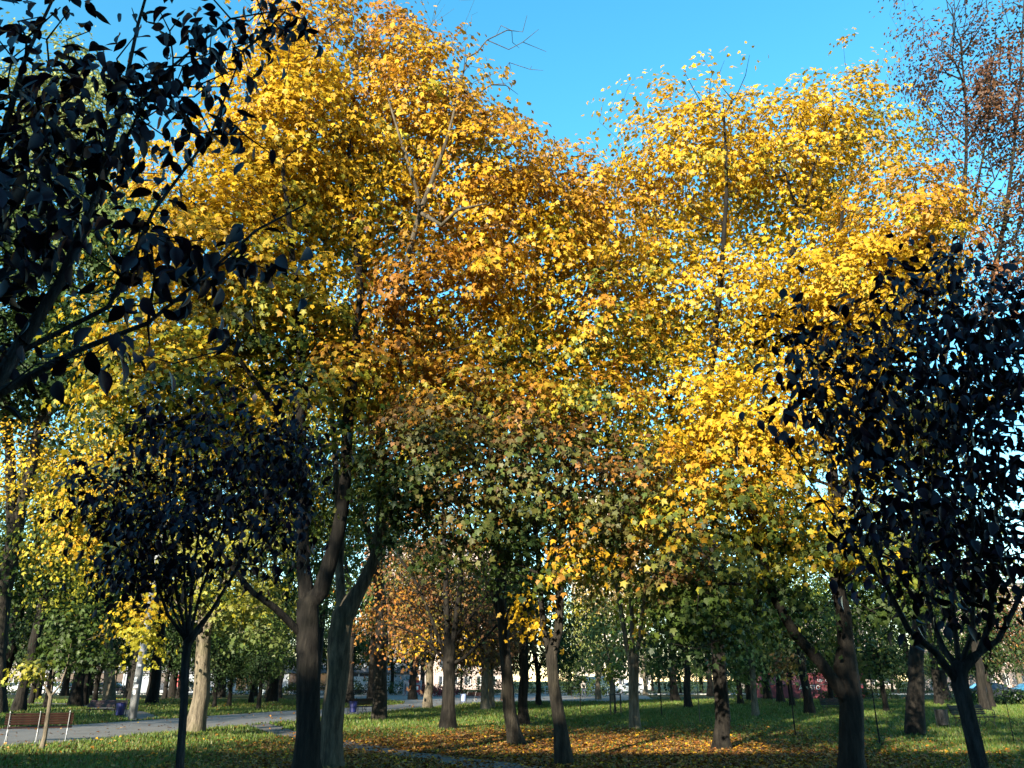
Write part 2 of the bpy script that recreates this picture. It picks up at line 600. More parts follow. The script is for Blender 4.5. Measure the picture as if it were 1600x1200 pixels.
# ------------------------------------------------------------------ ground, paths, street
def litter_density(x, y):
    """how thickly fallen leaves lie, 0..1"""
    a = np.exp(-(((x - 1.2) / 6.0) ** 2 + ((y - 22) / 7.5) ** 2)) * 1.6
    a += .4 * np.exp(-(((x - 7) / 8.0) ** 2 + ((y - 17) / 3.0) ** 2))
    a += .5 * np.exp(-(((x + 16) / 14.0) ** 2 + ((y - 58) / 5.0) ** 2))
    a += .55 * np.exp(-(((x - 1) / 22.0) ** 2 + ((y - 95) / 10.0) ** 2))
    a += .22 * np.exp(-(((x + 6) / 8.0) ** 2 + ((y - 18) / 5.0) ** 2)) + .10
    w = .5 + .5 * np.sin(x * .7 + 1.3 * np.sin(y * .31)) * np.sin(y * .53 + .8 * np.sin(x * .4))
    a = a * (.72 + .5 * w)
    lawn = np.exp(-(((x + 4.5) / 4.5) ** 2 + ((y - 33) / 6.0) ** 2))
    return np.clip(a * (1 - .75 * lawn), 0, 1)

m, n, l, p = new_mat('lawn')
ga = n.new('ShaderNodeAttribute'); ga.attribute_name = 'litter'
f1 = noise(n, l, .35, 5); f2 = noise(n, l, 9.0, 4); f3 = noise(n, l, 26.0, 3)
gcol = ramp(n, l, f1, [(.3, (.010, .022, .005)), (.5, (.018, .034, .007)), (.72, (.03, .042, .010))])
gcol = mix_rgb(n, l, ramp(n, l, f2, [(.35, (0, 0, 0)), (.75, (.5, .5, .5))]), gcol, (.035, .028, .014))
lcol = ramp(n, l, f3, [(.3, (.05, .026, .010)), (.45, (.15, .07, .018)), (.6, (.28, .14, .026)), (.75, (.12, .055, .017))])
ad = n.new('ShaderNodeMath'); ad.operation = 'ADD'
l.new(ga.outputs['Fac'], ad.inputs[0])
sb = n.new('ShaderNodeMath'); sb.operation = 'SUBTRACT'; l.new(f2, sb.inputs[0]); sb.inputs[1].default_value = .5
l.new(sb.outputs[0], ad.inputs[1])
lm = ramp(n, l, ad.outputs[0], [(.25, (0, 0, 0)), (.6, (.9, .9, .9))])
l.new(mix_rgb(n, l, lm, gcol, lcol), p.inputs['Base Color'])
p.inputs['Roughness'].default_value = .95
p.inputs['Specular IOR Level'].default_value = .1
bump(n, l, f2, p, .8, .05)
M['lawn'] = m

def ground_sheet():
    xs = np.unique(np.concatenate([np.linspace(-60, 60, 81), np.linspace(-1500, -60, 25), np.linspace(60, 1500, 25)]))
    ys = np.unique(np.concatenate([np.linspace(-60, 130, 127), np.linspace(-600, -60, 12), np.linspace(130, 2200, 30)]))
    X, Y = np.meshgrid(xs, ys)
    Z = np.zeros_like(X)
    v = np.stack([X, Y, Z], -1).reshape(-1, 3)
    nx, ny = len(xs), len(ys)
    f = [[j * nx + i, j * nx + i + 1, (j + 1) * nx + i + 1, (j + 1) * nx + i] for j in range(ny - 1) for i in range(nx - 1)]
    o = mesh_obj('ground', v, f, M['lawn'], kind='structure')
    a = o.data.attributes.new('litter', 'FLOAT', 'POINT')
    a.data.foreach_set('value', litter_density(v[:, 0], v[:, 1]).astype(np.float32))
    return o
ground_sheet()

def asphalt(name, c0, c1, leafy):
    m, n, l, p = new_mat(name)
    f1 = noise(n, l, 1.2, 4); f2 = noise(n, l, 60.0, 2); f3 = noise(n, l, 5.5, 4)
    c = ramp(n, l, f1, [(.3, c0), (.7, c1)])
    c = mix_rgb(n, l, f2, c, (.22, .22, .22), 'OVERLAY')
    c = mix_rgb(n, l, ramp(n, l, f3, [(.62, (0, 0, 0)), (.72, (leafy,) * 3)]), c, (.16, .10, .04))
    l.new(c, p.inputs['Base Color'])
    p.inputs['Roughness'].default_value = .85
    bump(n, l, f2, p, .4, .01)
    return m
M['asphalt'] = asphalt('park asphalt', (.12, .117, .113), (.18, .173, .166), .5)
M['dirt_path'] = asphalt('worn path', (.07, .066, .062), (.12, .113, .106), .7)
M['street'] = asphalt('street asphalt', (.06, .06, .062), (.09, .09, .09), .2)

PATHS = []
def poly_sheet(name, pix, z, mat, wob=.12, kind='structure', world_pts=None):
    pts = np.array([on_ground(*q)[:2] for q in pix]) if world_pts is None else np.array(world_pts, float)
    # ragged edge: subdivide and wobble
    rng = np.random.default_rng(len(name) * 7 + 1)
    out = []
    for a, b in zip(pts, np.roll(pts, -1, 0)):
        L = np.linalg.norm(b - a); k = max(1, min(40, int(L / .5)))
        for t in np.arange(k) / k:
            out.append(a + (b - a) * t + rng.normal(0, wob * .35, 2))
    out = np.array(out)
    PATHS.append(pts)
    bm = bmesh.new()
    vs_ = [bm.verts.new((q[0], q[1], z)) for q in out]
    face = bm.faces.new(vs_)
    if face.normal.z < 0: face.normal_flip()
    bmesh.ops.triangulate(bm, faces=[face])
    me = bpy.data.meshes.new(name); bm.to_mesh(me); bm.free()
    me.materials.append(mat)
    return data_obj(name, me, kind=kind)

poly_sheet('path', [(-260, 1182), (-40, 1170), (105, 1160), (235, 1147), (300, 1141), (390, 1133), (455, 1127), (537, 1119), (611, 1111), (668, 1106), (710, 1102), (756, 1098),
                    (850, 1097), (960, 1097), (1020, 1093), (1010, 1087), (940, 1084), (860, 1082), (760, 1084), (720, 1083), (690, 1084), (640, 1084), (582, 1085), (470, 1086), (470, 1090), (575, 1092.5), (632, 1097), (630, 1100), (600, 1102.5), (537, 1106.5), (440, 1111), (280, 1122),
                    (200, 1127), (100, 1134), (-60, 1142), (-260, 1150)], .004, M['asphalt'])
poly_sheet('footpath', [(385, 1134), (420, 1130.5), (455, 1141), (500, 1151), (540, 1157), (620, 1171), (727, 1184), (800, 1192), (900, 1206), (860, 1230), (790, 1214), (713, 1199.5), (673, 1191), (620, 1183), (535, 1171), (470, 1157), (420, 1147)], .008, M['dirt_path'], .25)
poly_sheet('side_path', [(255, 1122), (225, 1112), (120, 1099.5), (30, 1097), (30, 1100), (110, 1103), (185, 1113), (200, 1126)], .006, M['dirt_path'], .2)
mesh_obj('street', [(-160, 104, .012), (170, 104, .012), (170, 118, .012), (-160, 118, .012)], [[0, 1, 2, 3]], M['street'], kind='structure')
kb = MB()
kb.box((5, 103.85, .06), (330, .18, .12))
kb.build('kerb', paint('kerb stone', (.3, .3, .29), .9), kind='structure')

def inside(poly, x, y):
    r = np.zeros(len(x), bool)
    j = len(poly) - 1
    for i in range(len(poly)):
        xi, yi = poly[i]; xj, yj = poly[j]
        with np.errstate(divide='ignore', invalid='ignore'):
            c = ((yi > y) != (yj > y)) & (x < (xj - xi) * (y - yi) / (yj - yi) + xi)
        r ^= c
        j = i
    return r

def scatter_ground():
    rng = np.random.default_rng(5)
    # grass blades, thinner with distance
    N = 620000
    y = 13 + 62 * rng.uniform(0, 1, N) ** 1.7
    x = rng.uniform(-1, 1, N) * (.68 * y + 2)
    ok = np.ones(N, bool)
    for q in PATHS[:3]: ok &= ~inside(q, x, y)
    ld = litter_density(x, y)
    ok &= rng.uniform(0, 1, N) > ld * .85
    patch = .5 + .5 * np.sin(x * 1.9 + 2 * np.sin(y * .8)) * np.sin(y * 1.3 + x * .5)
    ok &= rng.uniform(0, 1, N) < .35 + .65 * patch
    x, y = x[ok], y[ok]
    n_ = len(x)
    h = rng.uniform(.04, .12, n_) * (.8 + .012 * y)
    az = rng.uniform(0, 2 * math.pi, n_)
    wd = rng.uniform(.006, .012, n_) * (.6 + .06 * y)
    lean = rng.normal(0, .35, (n_, 2)) * h[:, None]
    v = np.zeros((n_, 3, 3), np.float32)
    v[:, 0] = np.stack([x - np.cos(az) * wd, y - np.sin(az) * wd, np.zeros(n_)], -1)
    v[:, 1] = np.stack([x + np.cos(az) * wd, y + np.sin(az) * wd, np.zeros(n_)], -1)
    v[:, 2] = np.stack([x + lean[:, 0], y + lean[:, 1], h], -1)
    me = bpy.data.meshes.new('grass')
    me.vertices.add(n_ * 3); me.vertices.foreach_set('co', v.reshape(-1))
    me.loops.add(n_ * 3); me.polygons.add(n_)
    me.loops.foreach_set('vertex_index', np.arange(n_ * 3, dtype=np.int32))
    me.polygons.foreach_set('loop_start', np.arange(0, n_ * 3, 3, dtype=np.int32))
    me.polygons.foreach_set('loop_total', np.full(n_, 3, np.int32))
    c = np.ones((n_, 3, 4), np.float32)
    pal = np.array([(.04, .08, .011), (.065, .115, .014), (.085, .13, .018), (.12, .12, .03)])
    cc = pal[rng.integers(0, 4, n_)] * rng.uniform(.7, 1.2, (n_, 1))
    c[:, :, :3] = cc[:, None]
    a = me.attributes.new('col', 'FLOAT_COLOR', 'POINT'); a.data.foreach_set('color', c.reshape(-1))
    me.update(); me.materials.append(M['grass'])
    data_obj('grass', me, label='short green lawn grass between the paths and trees', cat='grass', kind='stuff')
    # fallen leaves
    N = 230000
    y = 13 + 70 * rng.uniform(0, 1, N) ** 1.6
    x = rng.uniform(-1, 1, N) * (.68 * y + 2)
    # a thick carpet under the middle trees
    K = 110000
    x = np.concatenate([x, rng.uniform(-7, 12, K)]); y = np.concatenate([y, rng.uniform(14.5, 32, K)]); N += K
    ld = litter_density(x, y)
    on = inside(PATHS[0], x, y) | inside(PATHS[1], x, y) | inside(PATHS[2], x, y)
    keep = rng.uniform(0, 1, N) < np.where(on, ld * .12 + .012, ld * .8)
    x, y, on = x[keep], y[keep], on[keep]
    n_ = len(x)
    nor = unit(np.stack([rng.normal(0, .35, n_), rng.normal(0, .35, n_), np.ones(n_)], -1))
    az = rng.uniform(0, 6.283, n_)
    tip = np.stack([np.cos(az), np.sin(az), np.zeros(n_)], -1)
    pal = np.array([GOLD, ORA, TAN, RUST, BRN, BRN, RUST, ORA, TAN, BRN])
    cc = pal[rng.integers(0, len(pal), n_)] * rng.uniform(.6, 1.2, (n_, 1))
    pos = np.stack([x, y, rng.uniform(.012, .05, n_)], -1)
    me = leaves_mesh('fallen_leaves', 'quad', pos, tip, nor, rng.uniform(.05, .12, n_) * (.9 + .008 * y), cc, M['litter'])
    data_obj('fallen_leaves', me, label='brown and golden fallen maple leaves strewn over the lawn', cat='leaves', kind='stuff')
scatter_ground()

# ------------------------------------------------------------------ the maples in front
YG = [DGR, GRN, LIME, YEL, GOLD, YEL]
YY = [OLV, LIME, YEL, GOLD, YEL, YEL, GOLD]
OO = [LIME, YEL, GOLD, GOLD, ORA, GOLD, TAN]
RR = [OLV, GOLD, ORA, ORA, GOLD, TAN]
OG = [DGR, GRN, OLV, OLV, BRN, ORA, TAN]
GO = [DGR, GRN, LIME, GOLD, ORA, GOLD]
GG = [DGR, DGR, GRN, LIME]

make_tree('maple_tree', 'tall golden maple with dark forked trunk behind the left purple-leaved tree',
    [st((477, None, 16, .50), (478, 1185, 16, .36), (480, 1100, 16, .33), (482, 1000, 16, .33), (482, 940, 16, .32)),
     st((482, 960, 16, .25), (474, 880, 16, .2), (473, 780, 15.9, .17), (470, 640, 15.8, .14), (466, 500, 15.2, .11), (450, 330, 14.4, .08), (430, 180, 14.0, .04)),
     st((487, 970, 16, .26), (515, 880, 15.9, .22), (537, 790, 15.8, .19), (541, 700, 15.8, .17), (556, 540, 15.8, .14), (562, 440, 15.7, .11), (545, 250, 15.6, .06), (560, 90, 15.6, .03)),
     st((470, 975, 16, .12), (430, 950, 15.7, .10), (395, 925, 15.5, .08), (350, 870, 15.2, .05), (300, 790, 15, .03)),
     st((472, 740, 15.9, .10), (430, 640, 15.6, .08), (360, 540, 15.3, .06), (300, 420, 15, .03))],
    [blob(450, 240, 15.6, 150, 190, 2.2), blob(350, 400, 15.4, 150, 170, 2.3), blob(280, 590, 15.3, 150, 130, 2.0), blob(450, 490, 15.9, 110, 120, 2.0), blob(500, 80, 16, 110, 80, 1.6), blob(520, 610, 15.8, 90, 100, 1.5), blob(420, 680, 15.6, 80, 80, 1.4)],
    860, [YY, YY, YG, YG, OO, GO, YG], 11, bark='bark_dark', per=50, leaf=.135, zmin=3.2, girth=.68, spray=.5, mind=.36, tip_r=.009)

make_tree('maple_tree', 'tall orange-gold maple with sunlit right limb and bare top twigs',
    [st((517, None, 17, .50), (518, 1190, 17, .36), (522, 1100, 17, .31), (530, 1000, 17, .33), (537, 960, 17, .34)),
     st((540, 980, 17, .23), (565, 915, 17, .2), (588, 865, 17, .18), (598, 800, 17, .16), (595, 700, 17, .15), (595, 625, 17, .14)),
     st((595, 625, 17, .10), (578, 560, 17, .09), (566, 480, 17, .075), (580, 330, 17, .05), (575, 180, 17, .025)),
     st((597, 640, 17, .12), (615, 550, 17, .115), (630, 470, 16.4, .105), (640, 390, 15.8, .095), (657, 332, 15.5, .085), (669, 297, 15.3, .075), (700, 210, 15.3, .05), (730, 90, 15.6, .03)),
     st((650, 358, 15.6, .075), (690, 352, 15.2, .065), (715, 328, 15.0, .055), (760, 318, 14.9, .035)),
     st((660, 325, 15.4, .065), (630, 230, 15.2, .05), (605, 150, 15.2, .03)),
     st((533, 965, 17, .16), (532, 880, 17.2, .13), (528, 780, 17.3, .1), (515, 600, 17.5, .08), (505, 400, 17.6, .05))],
    [blob(650, 190, 17, 150, 150, 2.2), blob(750, 290, 17.2, 130, 150, 2.2), blob(650, 470, 16.4, 90, 150, 1.5), blob(580, 330, 17.2, 120, 160, 2.0), blob(610, 60, 17.2, 70, 60, 1.2), blob(750, 440, 16.8, 90, 120, 1.4)],
    720, [OO, OO, RR, YY, RR, OO], 23, bark='bark_mid', per=43, leaf=.135, zmin=5.0, girth=.70, tip_r=.009, spray=.5, mind=.36, bare=([blob(770, 110, 17.2, 100, 100, 1.6), blob(690, 30, 17.2, 60, 60, 1.2)], 60), thin=lambda r, g: 1.0 if r[2] < .6 else .55)

make_tree('maple_tree', 'olive and brown maple with low drooping leaves over a slim forked trunk',
    [st((881, None, 17.5, .27), (874, 1130, 17.5, .17), (866, 1070, 17.5, .155), (861, 1022, 17.5, .165)),
     st((860, 1035, 17.5, .10), (850, 990, 17.5, .09), (845, 930, 17.4, .08), (835, 820, 17.1, .07), (800, 700, 16.8, .045), (750, 640, 16.4, .03)),
     st((862, 1030, 17.5, .125), (873, 985, 17.5, .12), (876, 900, 17.5, .11), (882, 800, 17.4, .085), (905, 700, 17.1, .055), (930, 620, 17, .03)),
     st((840, 850, 17.2, .06), (760, 800, 16.6, .05), (680, 760, 16.1, .035), (620, 730, 15.9, .02))],
    [blob(680, 715, 16.0, 140, 85, 1.6), blob(830, 720, 16.4, 130, 125, 1.8), blob(960, 760, 16.6, 100, 130, 1.5), blob(800, 860, 16.8, 80, 75, 1.2), blob(640, 790, 16.6, 70, 70, 1.2), blob(745, 790, 15.4, 60, 100, .8), blob(900, 860, 15.8, 60, 70, .8), blob(832, 950, 17.2, 26, 40, .35), blob(760, 630, 16.6, 180, 80, 1.4), blob(920, 640, 16.8, 110, 80, 1.2), blob(700, 850, 16.4, 60, 50, .8), blob(1010, 860, 16.6, 60, 70, .9)],
    480, [OG, OG, OG, GG, GG, OG, GO, [GOLD, YEL, GOLD], [OLV, LIME, ORA, GOLD], GO, OG, OG], 37, leaf=.125, per=40, spray=.46, mind=.34, tip_r=.009, girth=.78, zmin=3.0, single=280)

make_tree('maple_tree', 'maple with thick curved trunk and thin orange upper crown in the middle',
    [st((808, None, 22.9, .42), (801, 1142, 22.9, .28), (790, 1060, 22.8, .24), (786, 980, 22.6, .22), (782, 900, 22.3, .19)),
     st((782, 905, 22.3, .15), (772, 800, 21.8, .12), (765, 640, 21, .1), (755, 480, 20, .06), (745, 360, 19, .03)),
     st((783, 915, 22.3, .15), (803, 820, 21.8, .13), (828, 640, 21, .1), (838, 480, 20, .07), (842, 300, 19, .03)),
     st((790, 985, 22.6, .12), (830, 930, 22.2, .1), (880, 820, 21.6, .08), (930, 650, 20.6, .05), (950, 500, 19.6, .03)),
     st((786, 980, 22.6, .12), (770, 930, 22.4, .1), (745, 860, 22, .07), (715, 740, 21.4, .04))],
    [blob(850, 380, 18.4, 130, 140, 2.2), blob(910, 330, 18.4, 100, 100, 2.0), blob(780, 560, 19.6, 130, 130, 2.2), blob(930, 520, 18.6, 100, 150, 2.0), blob(880, 640, 19.2, 130, 80, 1.8), blob(720, 620, 20, 90, 110, 1.8)],
    620, [OO, OO, GO, GO, YG, RR], 41, per=40, girth=.66, zmin=5.0, mind=.4, leaf=.14, spray=.5, tip_r=.009)

make_tree('maple_tree', 'yellow-green maple filling the gap behind the twin left maples',
    [st((592, None, 37, .36), (594, 1060, 37, .28), (596, 960, 37, .26), (590, 880, 37, .22)),
     st((590, 890, 37, .18), (560, 760, 36.5, .14), (540, 600, 36, .08), (530, 480, 36, .04)),
     st((592, 885, 37, .18), (620, 760, 36.5, .14), (640, 620, 36, .08), (650, 500, 36, .04)),
     st((585, 840, 37, .1), (520, 740, 36.5, .08), (450, 650, 36, .04))],
    [blob(540, 560, 35, 110, 120, 3), blob(640, 600, 35.5, 90, 110, 3), blob(450, 620, 35.5, 100, 110, 3), blob(570, 720, 36, 110, 80, 3), blob(670, 720, 36, 70, 80, 2.5), blob(500, 790, 36, 80, 90, 2.5), blob(430, 780, 36, 80, 90, 2.5)],
    460, [[GRN, LIME, YEL, GOLD], GO, YG, [DGR, GRN, LIME], GO, [DGR, GRN, LIME], YG], 43, per=76, leaf=.23, spray=.95, zmin=5, mind=.8, outline='quad', mat='leaf_far')

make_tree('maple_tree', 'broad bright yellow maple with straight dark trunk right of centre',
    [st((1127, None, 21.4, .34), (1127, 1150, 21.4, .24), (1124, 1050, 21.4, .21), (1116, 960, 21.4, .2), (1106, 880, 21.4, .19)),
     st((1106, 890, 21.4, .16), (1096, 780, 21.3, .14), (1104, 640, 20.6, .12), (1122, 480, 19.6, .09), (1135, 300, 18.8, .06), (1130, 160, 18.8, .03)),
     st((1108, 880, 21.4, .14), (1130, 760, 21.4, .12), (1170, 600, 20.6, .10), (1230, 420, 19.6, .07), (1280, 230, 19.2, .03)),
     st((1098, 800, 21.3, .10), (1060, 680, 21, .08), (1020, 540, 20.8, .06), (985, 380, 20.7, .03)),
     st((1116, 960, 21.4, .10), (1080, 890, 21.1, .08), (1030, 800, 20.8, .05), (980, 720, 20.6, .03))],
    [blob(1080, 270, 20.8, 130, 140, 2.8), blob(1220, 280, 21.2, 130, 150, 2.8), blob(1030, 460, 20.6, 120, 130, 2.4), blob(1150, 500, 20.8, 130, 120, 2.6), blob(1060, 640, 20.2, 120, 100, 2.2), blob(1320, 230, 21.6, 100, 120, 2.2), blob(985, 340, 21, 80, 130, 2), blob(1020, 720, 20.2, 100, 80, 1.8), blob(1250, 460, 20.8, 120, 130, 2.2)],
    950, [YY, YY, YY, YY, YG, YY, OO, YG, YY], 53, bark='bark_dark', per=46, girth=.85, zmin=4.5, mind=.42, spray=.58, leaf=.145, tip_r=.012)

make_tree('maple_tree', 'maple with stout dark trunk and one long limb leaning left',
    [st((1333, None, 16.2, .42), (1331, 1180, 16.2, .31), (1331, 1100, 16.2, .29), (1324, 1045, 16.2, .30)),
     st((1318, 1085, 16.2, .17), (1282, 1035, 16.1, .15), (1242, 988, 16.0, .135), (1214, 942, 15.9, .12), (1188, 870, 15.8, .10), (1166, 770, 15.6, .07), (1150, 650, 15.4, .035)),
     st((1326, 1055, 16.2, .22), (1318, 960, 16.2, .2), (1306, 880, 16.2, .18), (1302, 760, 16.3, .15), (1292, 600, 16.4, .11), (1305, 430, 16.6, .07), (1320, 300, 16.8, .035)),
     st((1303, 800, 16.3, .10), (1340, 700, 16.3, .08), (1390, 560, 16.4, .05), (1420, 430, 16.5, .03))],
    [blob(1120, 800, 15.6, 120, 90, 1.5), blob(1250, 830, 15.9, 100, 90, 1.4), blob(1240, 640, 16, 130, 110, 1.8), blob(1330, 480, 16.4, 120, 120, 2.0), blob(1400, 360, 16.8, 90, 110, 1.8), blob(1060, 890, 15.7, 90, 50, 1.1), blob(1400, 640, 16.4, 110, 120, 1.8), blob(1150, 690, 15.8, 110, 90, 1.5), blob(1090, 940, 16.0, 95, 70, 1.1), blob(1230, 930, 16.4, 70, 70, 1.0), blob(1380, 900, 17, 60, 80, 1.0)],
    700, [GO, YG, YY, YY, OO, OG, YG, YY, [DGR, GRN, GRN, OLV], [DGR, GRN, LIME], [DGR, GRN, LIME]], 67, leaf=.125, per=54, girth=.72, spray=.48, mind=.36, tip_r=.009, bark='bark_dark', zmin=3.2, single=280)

# ------------------------------------------------------------------ trees behind the front row
make_tree('maple_tree', 'twiggy dark red maple with few leaves at the upper right edge',
    [st((1430, None, 27, .36), (1432, 1060, 27, .26), (1440, 900, 27, .23), (1450, 760, 27, .2)),
     st((1450, 780, 27, .16), (1470, 600, 27, .13), (1500, 400, 27, .09), (1510, 200, 27, .06), (1500, 60, 27, .03)),
     st((1452, 770, 27, .15), (1510, 600, 26.8, .12), (1560, 400, 26.6, .09), (1590, 180, 26.5, .05), (1600, 0, 26.5, .03)),
     st((1475, 580, 27, .08), (1450, 420, 27, .06), (1430, 280, 27, .03)),
     st((1505, 380, 27, .06), (1540, 220, 27, .045), (1550, 80, 27, .02))],
    [blob(1500, 130, 27, 90, 140, 2.6), blob(1580, 120, 26.6, 90, 190, 2.6), blob(1450, 330, 27, 70, 130, 2.2), blob(1540, 390, 26.8, 110, 130, 2.6), blob(1640, 300, 26.6, 80, 200, 2.6)],
    330, [[DRED, BRN, RUST], [DRED, BRN, DRED], [RUST, ORA, TAN], [BRN, RUST, OLV], [DRED, BRN, RUST]], 71, per=60, girth=.9, spray=.55, flat=.9, zmin=4, mind=.42, leaf=.17, outline='quad', bark='bark_dark', tip_r=.019, bf=.6, sag=-.05, bare=([blob(1500, 130, 27, 100, 170, 2.6), blob(1580, 120, 26.6, 100, 200, 2.6), blob(1530, 330, 27, 120, 140, 2.6)], 330))

make_tree('ash_tree', 'pale green feathery tree against the sky behind the upper left branches',
    [st((-10, None, 44, .62), (-6, 1050, 44, .45), (5, 930, 44, .42), (30, 800, 43, .36)),
     st((30, 810, 43, .3), (70, 620, 42, .24), (90, 420, 41, .15), (105, 220, 40, .06)),
     st((20, 830, 43, .3), (10, 640, 42, .22), (-20, 420, 41, .12), (-30, 250, 40, .05)),
     st((50, 700, 42, .15), (140, 520, 41, .1), (190, 380, 40, .04))],
    [blob(90, 170, 40, 110, 120, 3.4), blob(60, 380, 40, 160, 160, 4), blob(30, 560, 41, 160, 120, 4), blob(190, 360, 40, 80, 140, 3), blob(150, 520, 42, 130, 120, 3)],
    480, [[GRN, PALE, PALE, PALE], [DGR, GRN, PALE], [DGR, DGR, GRN], [DGR, GRN, PALE], [DGR, GRN, LIME]], 79, per=92, leaf=.33, outline='quad', spray=1.15, flat=.6, zmin=4.5, mind=.7, mat='leaf_far')

make_tree('maple_tree', 'lime yellow tree with leaning sunlit trunk at the path edge',
    [st((303, None, 28.5, .50), (309, 1115, 28.5, .36), (318, 1040, 28.5, .29), (318, 980, 28.5, .27)),
     st((318, 985, 28.5, .2), (310, 880, 28.5, .16), (295, 720, 28.4, .11), (280, 580, 28.3, .05)),
     st((319, 995, 28.5, .17), (345, 930, 28.3, .13), (380, 840, 28.2, .08), (400, 720, 28, .04)),
     st((312, 900, 28.5, .12), (250, 800, 28, .08), (190, 700, 27.5, .04))],
    [blob(250, 700, 27.8, 150, 120, 2.8), blob(160, 800, 27.6, 100, 110, 2.2), blob(360, 860, 28, 90, 110, 2.2), blob(390, 660, 28, 90, 140, 2.4), blob(225, 970, 27.4, 36, 55, 1.1), blob(400, 960, 28.6, 60, 50, 1.4)],
    430, [YG, YG, [GRN, LIME, PALE, LIME], YG, [LIME, LIME, YEL, LIME], [GRN, PALE, LIME]], 83, per=60, zmin=3.5, girth=.82, mind=.5, leaf=.155, spray=.8, bark='bark_pale')

make_tree('maple_tree', 'yellow maple low at the left edge beyond the path',
    [st((170, None, 60, .5), (172, 1060, 60, .36), (168, 1000, 60, .32), (150, 900, 58, .25)),
     st((150, 905, 58, .2), (110, 800, 52, .14), (70, 720, 48, .08)), st((150, 910, 58, .2), (170, 820, 57, .14), (180, 720, 56, .08))],
    [blob(60, 740, 44, 110, 90, 4), blob(120, 880, 42, 60, 80, 3), blob(0, 840, 44, 60, 80, 3), blob(180, 780, 50, 80, 120, 4)],
    300, [[LIME, YEL, GOLD], [GRN, LIME, GOLD], [DGR, GRN, OLV], [DGR, GRN, LIME]], 89, per=50, leaf=.22, spray=1.1, zmin=5, mind=1.0, bark='bark_pale', outline='quad', mat='leaf_far')

make_tree('chestnut_tree', 'round brown-orange chestnut with spoke-like branches in the middle distance',
    [st((700, None, 30, .50), (701, 1105, 30, .34), (703, 1040, 30, .31), (702, 1010, 30, .31)),
     st((700, 1015, 30, .17), (697, 930, 30, .15), (694, 840, 30, .12), (690, 740, 30, .06)),
     st((706, 1015, 30, .17), (718, 930, 30, .14), (724, 840, 30, .11), (735, 740, 30, .05)),
     st((695, 1025, 30, .10), (675, 970, 29.7, .09), (650, 910, 29.5, .07), (610, 850, 29.3, .03)),
     st((694, 1030, 30, .08), (650, 990, 29.6, .06), (600, 975, 29.2, .04), (570, 985, 29, .02)),
     st((712, 1040, 30, .09), (745, 1010, 29.8, .07), (790, 960, 29.7, .05), (830, 900, 29.6, .03)),
     st((710, 1000, 30, .09), (760, 930, 30.3, .06), (800, 860, 30.5, .03))],
    [blob(690, 900, 31, 120, 80, 3.4), blob(620, 960, 32, 75, 75, 3), blob(770, 950, 32, 80, 70, 3), blob(690, 800, 31, 100, 70, 3), blob(690, 1000, 33, 80, 35, 2)],
    360, [[BRN, OLV, RUST, BRN], [BRN, RUST, ORA, OLV], [BRN, BRN, OLV], [BRN, RUST, OLV, BRN], [OLV, GOLD, YEL]], 97, per=20, girth=.7, tip_r=.012, leaf=.15, spray=.75, flat=.5, outline='quad', zmin=1.8, mind=.55, bark='bark_dark', mat='leaf_far', sag=.02)

make_tree('linden_tree', 'tree with sunlit pale trunk splitting into upright stems right of centre',
    [st((993, None, 30, .34), (991, 1110, 30, .26), (990, 1050, 30, .26), (989, 1025, 30, .30)),
     st((983, 1035, 30, .13), (976, 990, 30, .12), (966, 930, 30, .1), (950, 850, 30, .06), (940, 780, 30, .03)),
     st((989, 1035, 30, .12), (987, 980, 30, .11), (985, 900, 30, .09), (985, 800, 30, .05)),
     st((995, 1035, 30, .13), (1001, 980, 30, .11), (1012, 900, 30, .08), (1030, 800, 30, .04))],
    [blob(990, 880, 30, 90, 80, 2.4), blob(1060, 920, 29.4, 70, 80, 2.2), blob(940, 830, 30.4, 70, 80, 2), blob(1040, 800, 30, 80, 70, 2.2), blob(1080, 990, 29, 60, 45, 1.6)],
    230, [OO, GG, GO, OG, GG], 101, per=40, girth=.7, leaf=.2, spray=.75, zmin=2.2, mind=.6, bark='bark_pale')

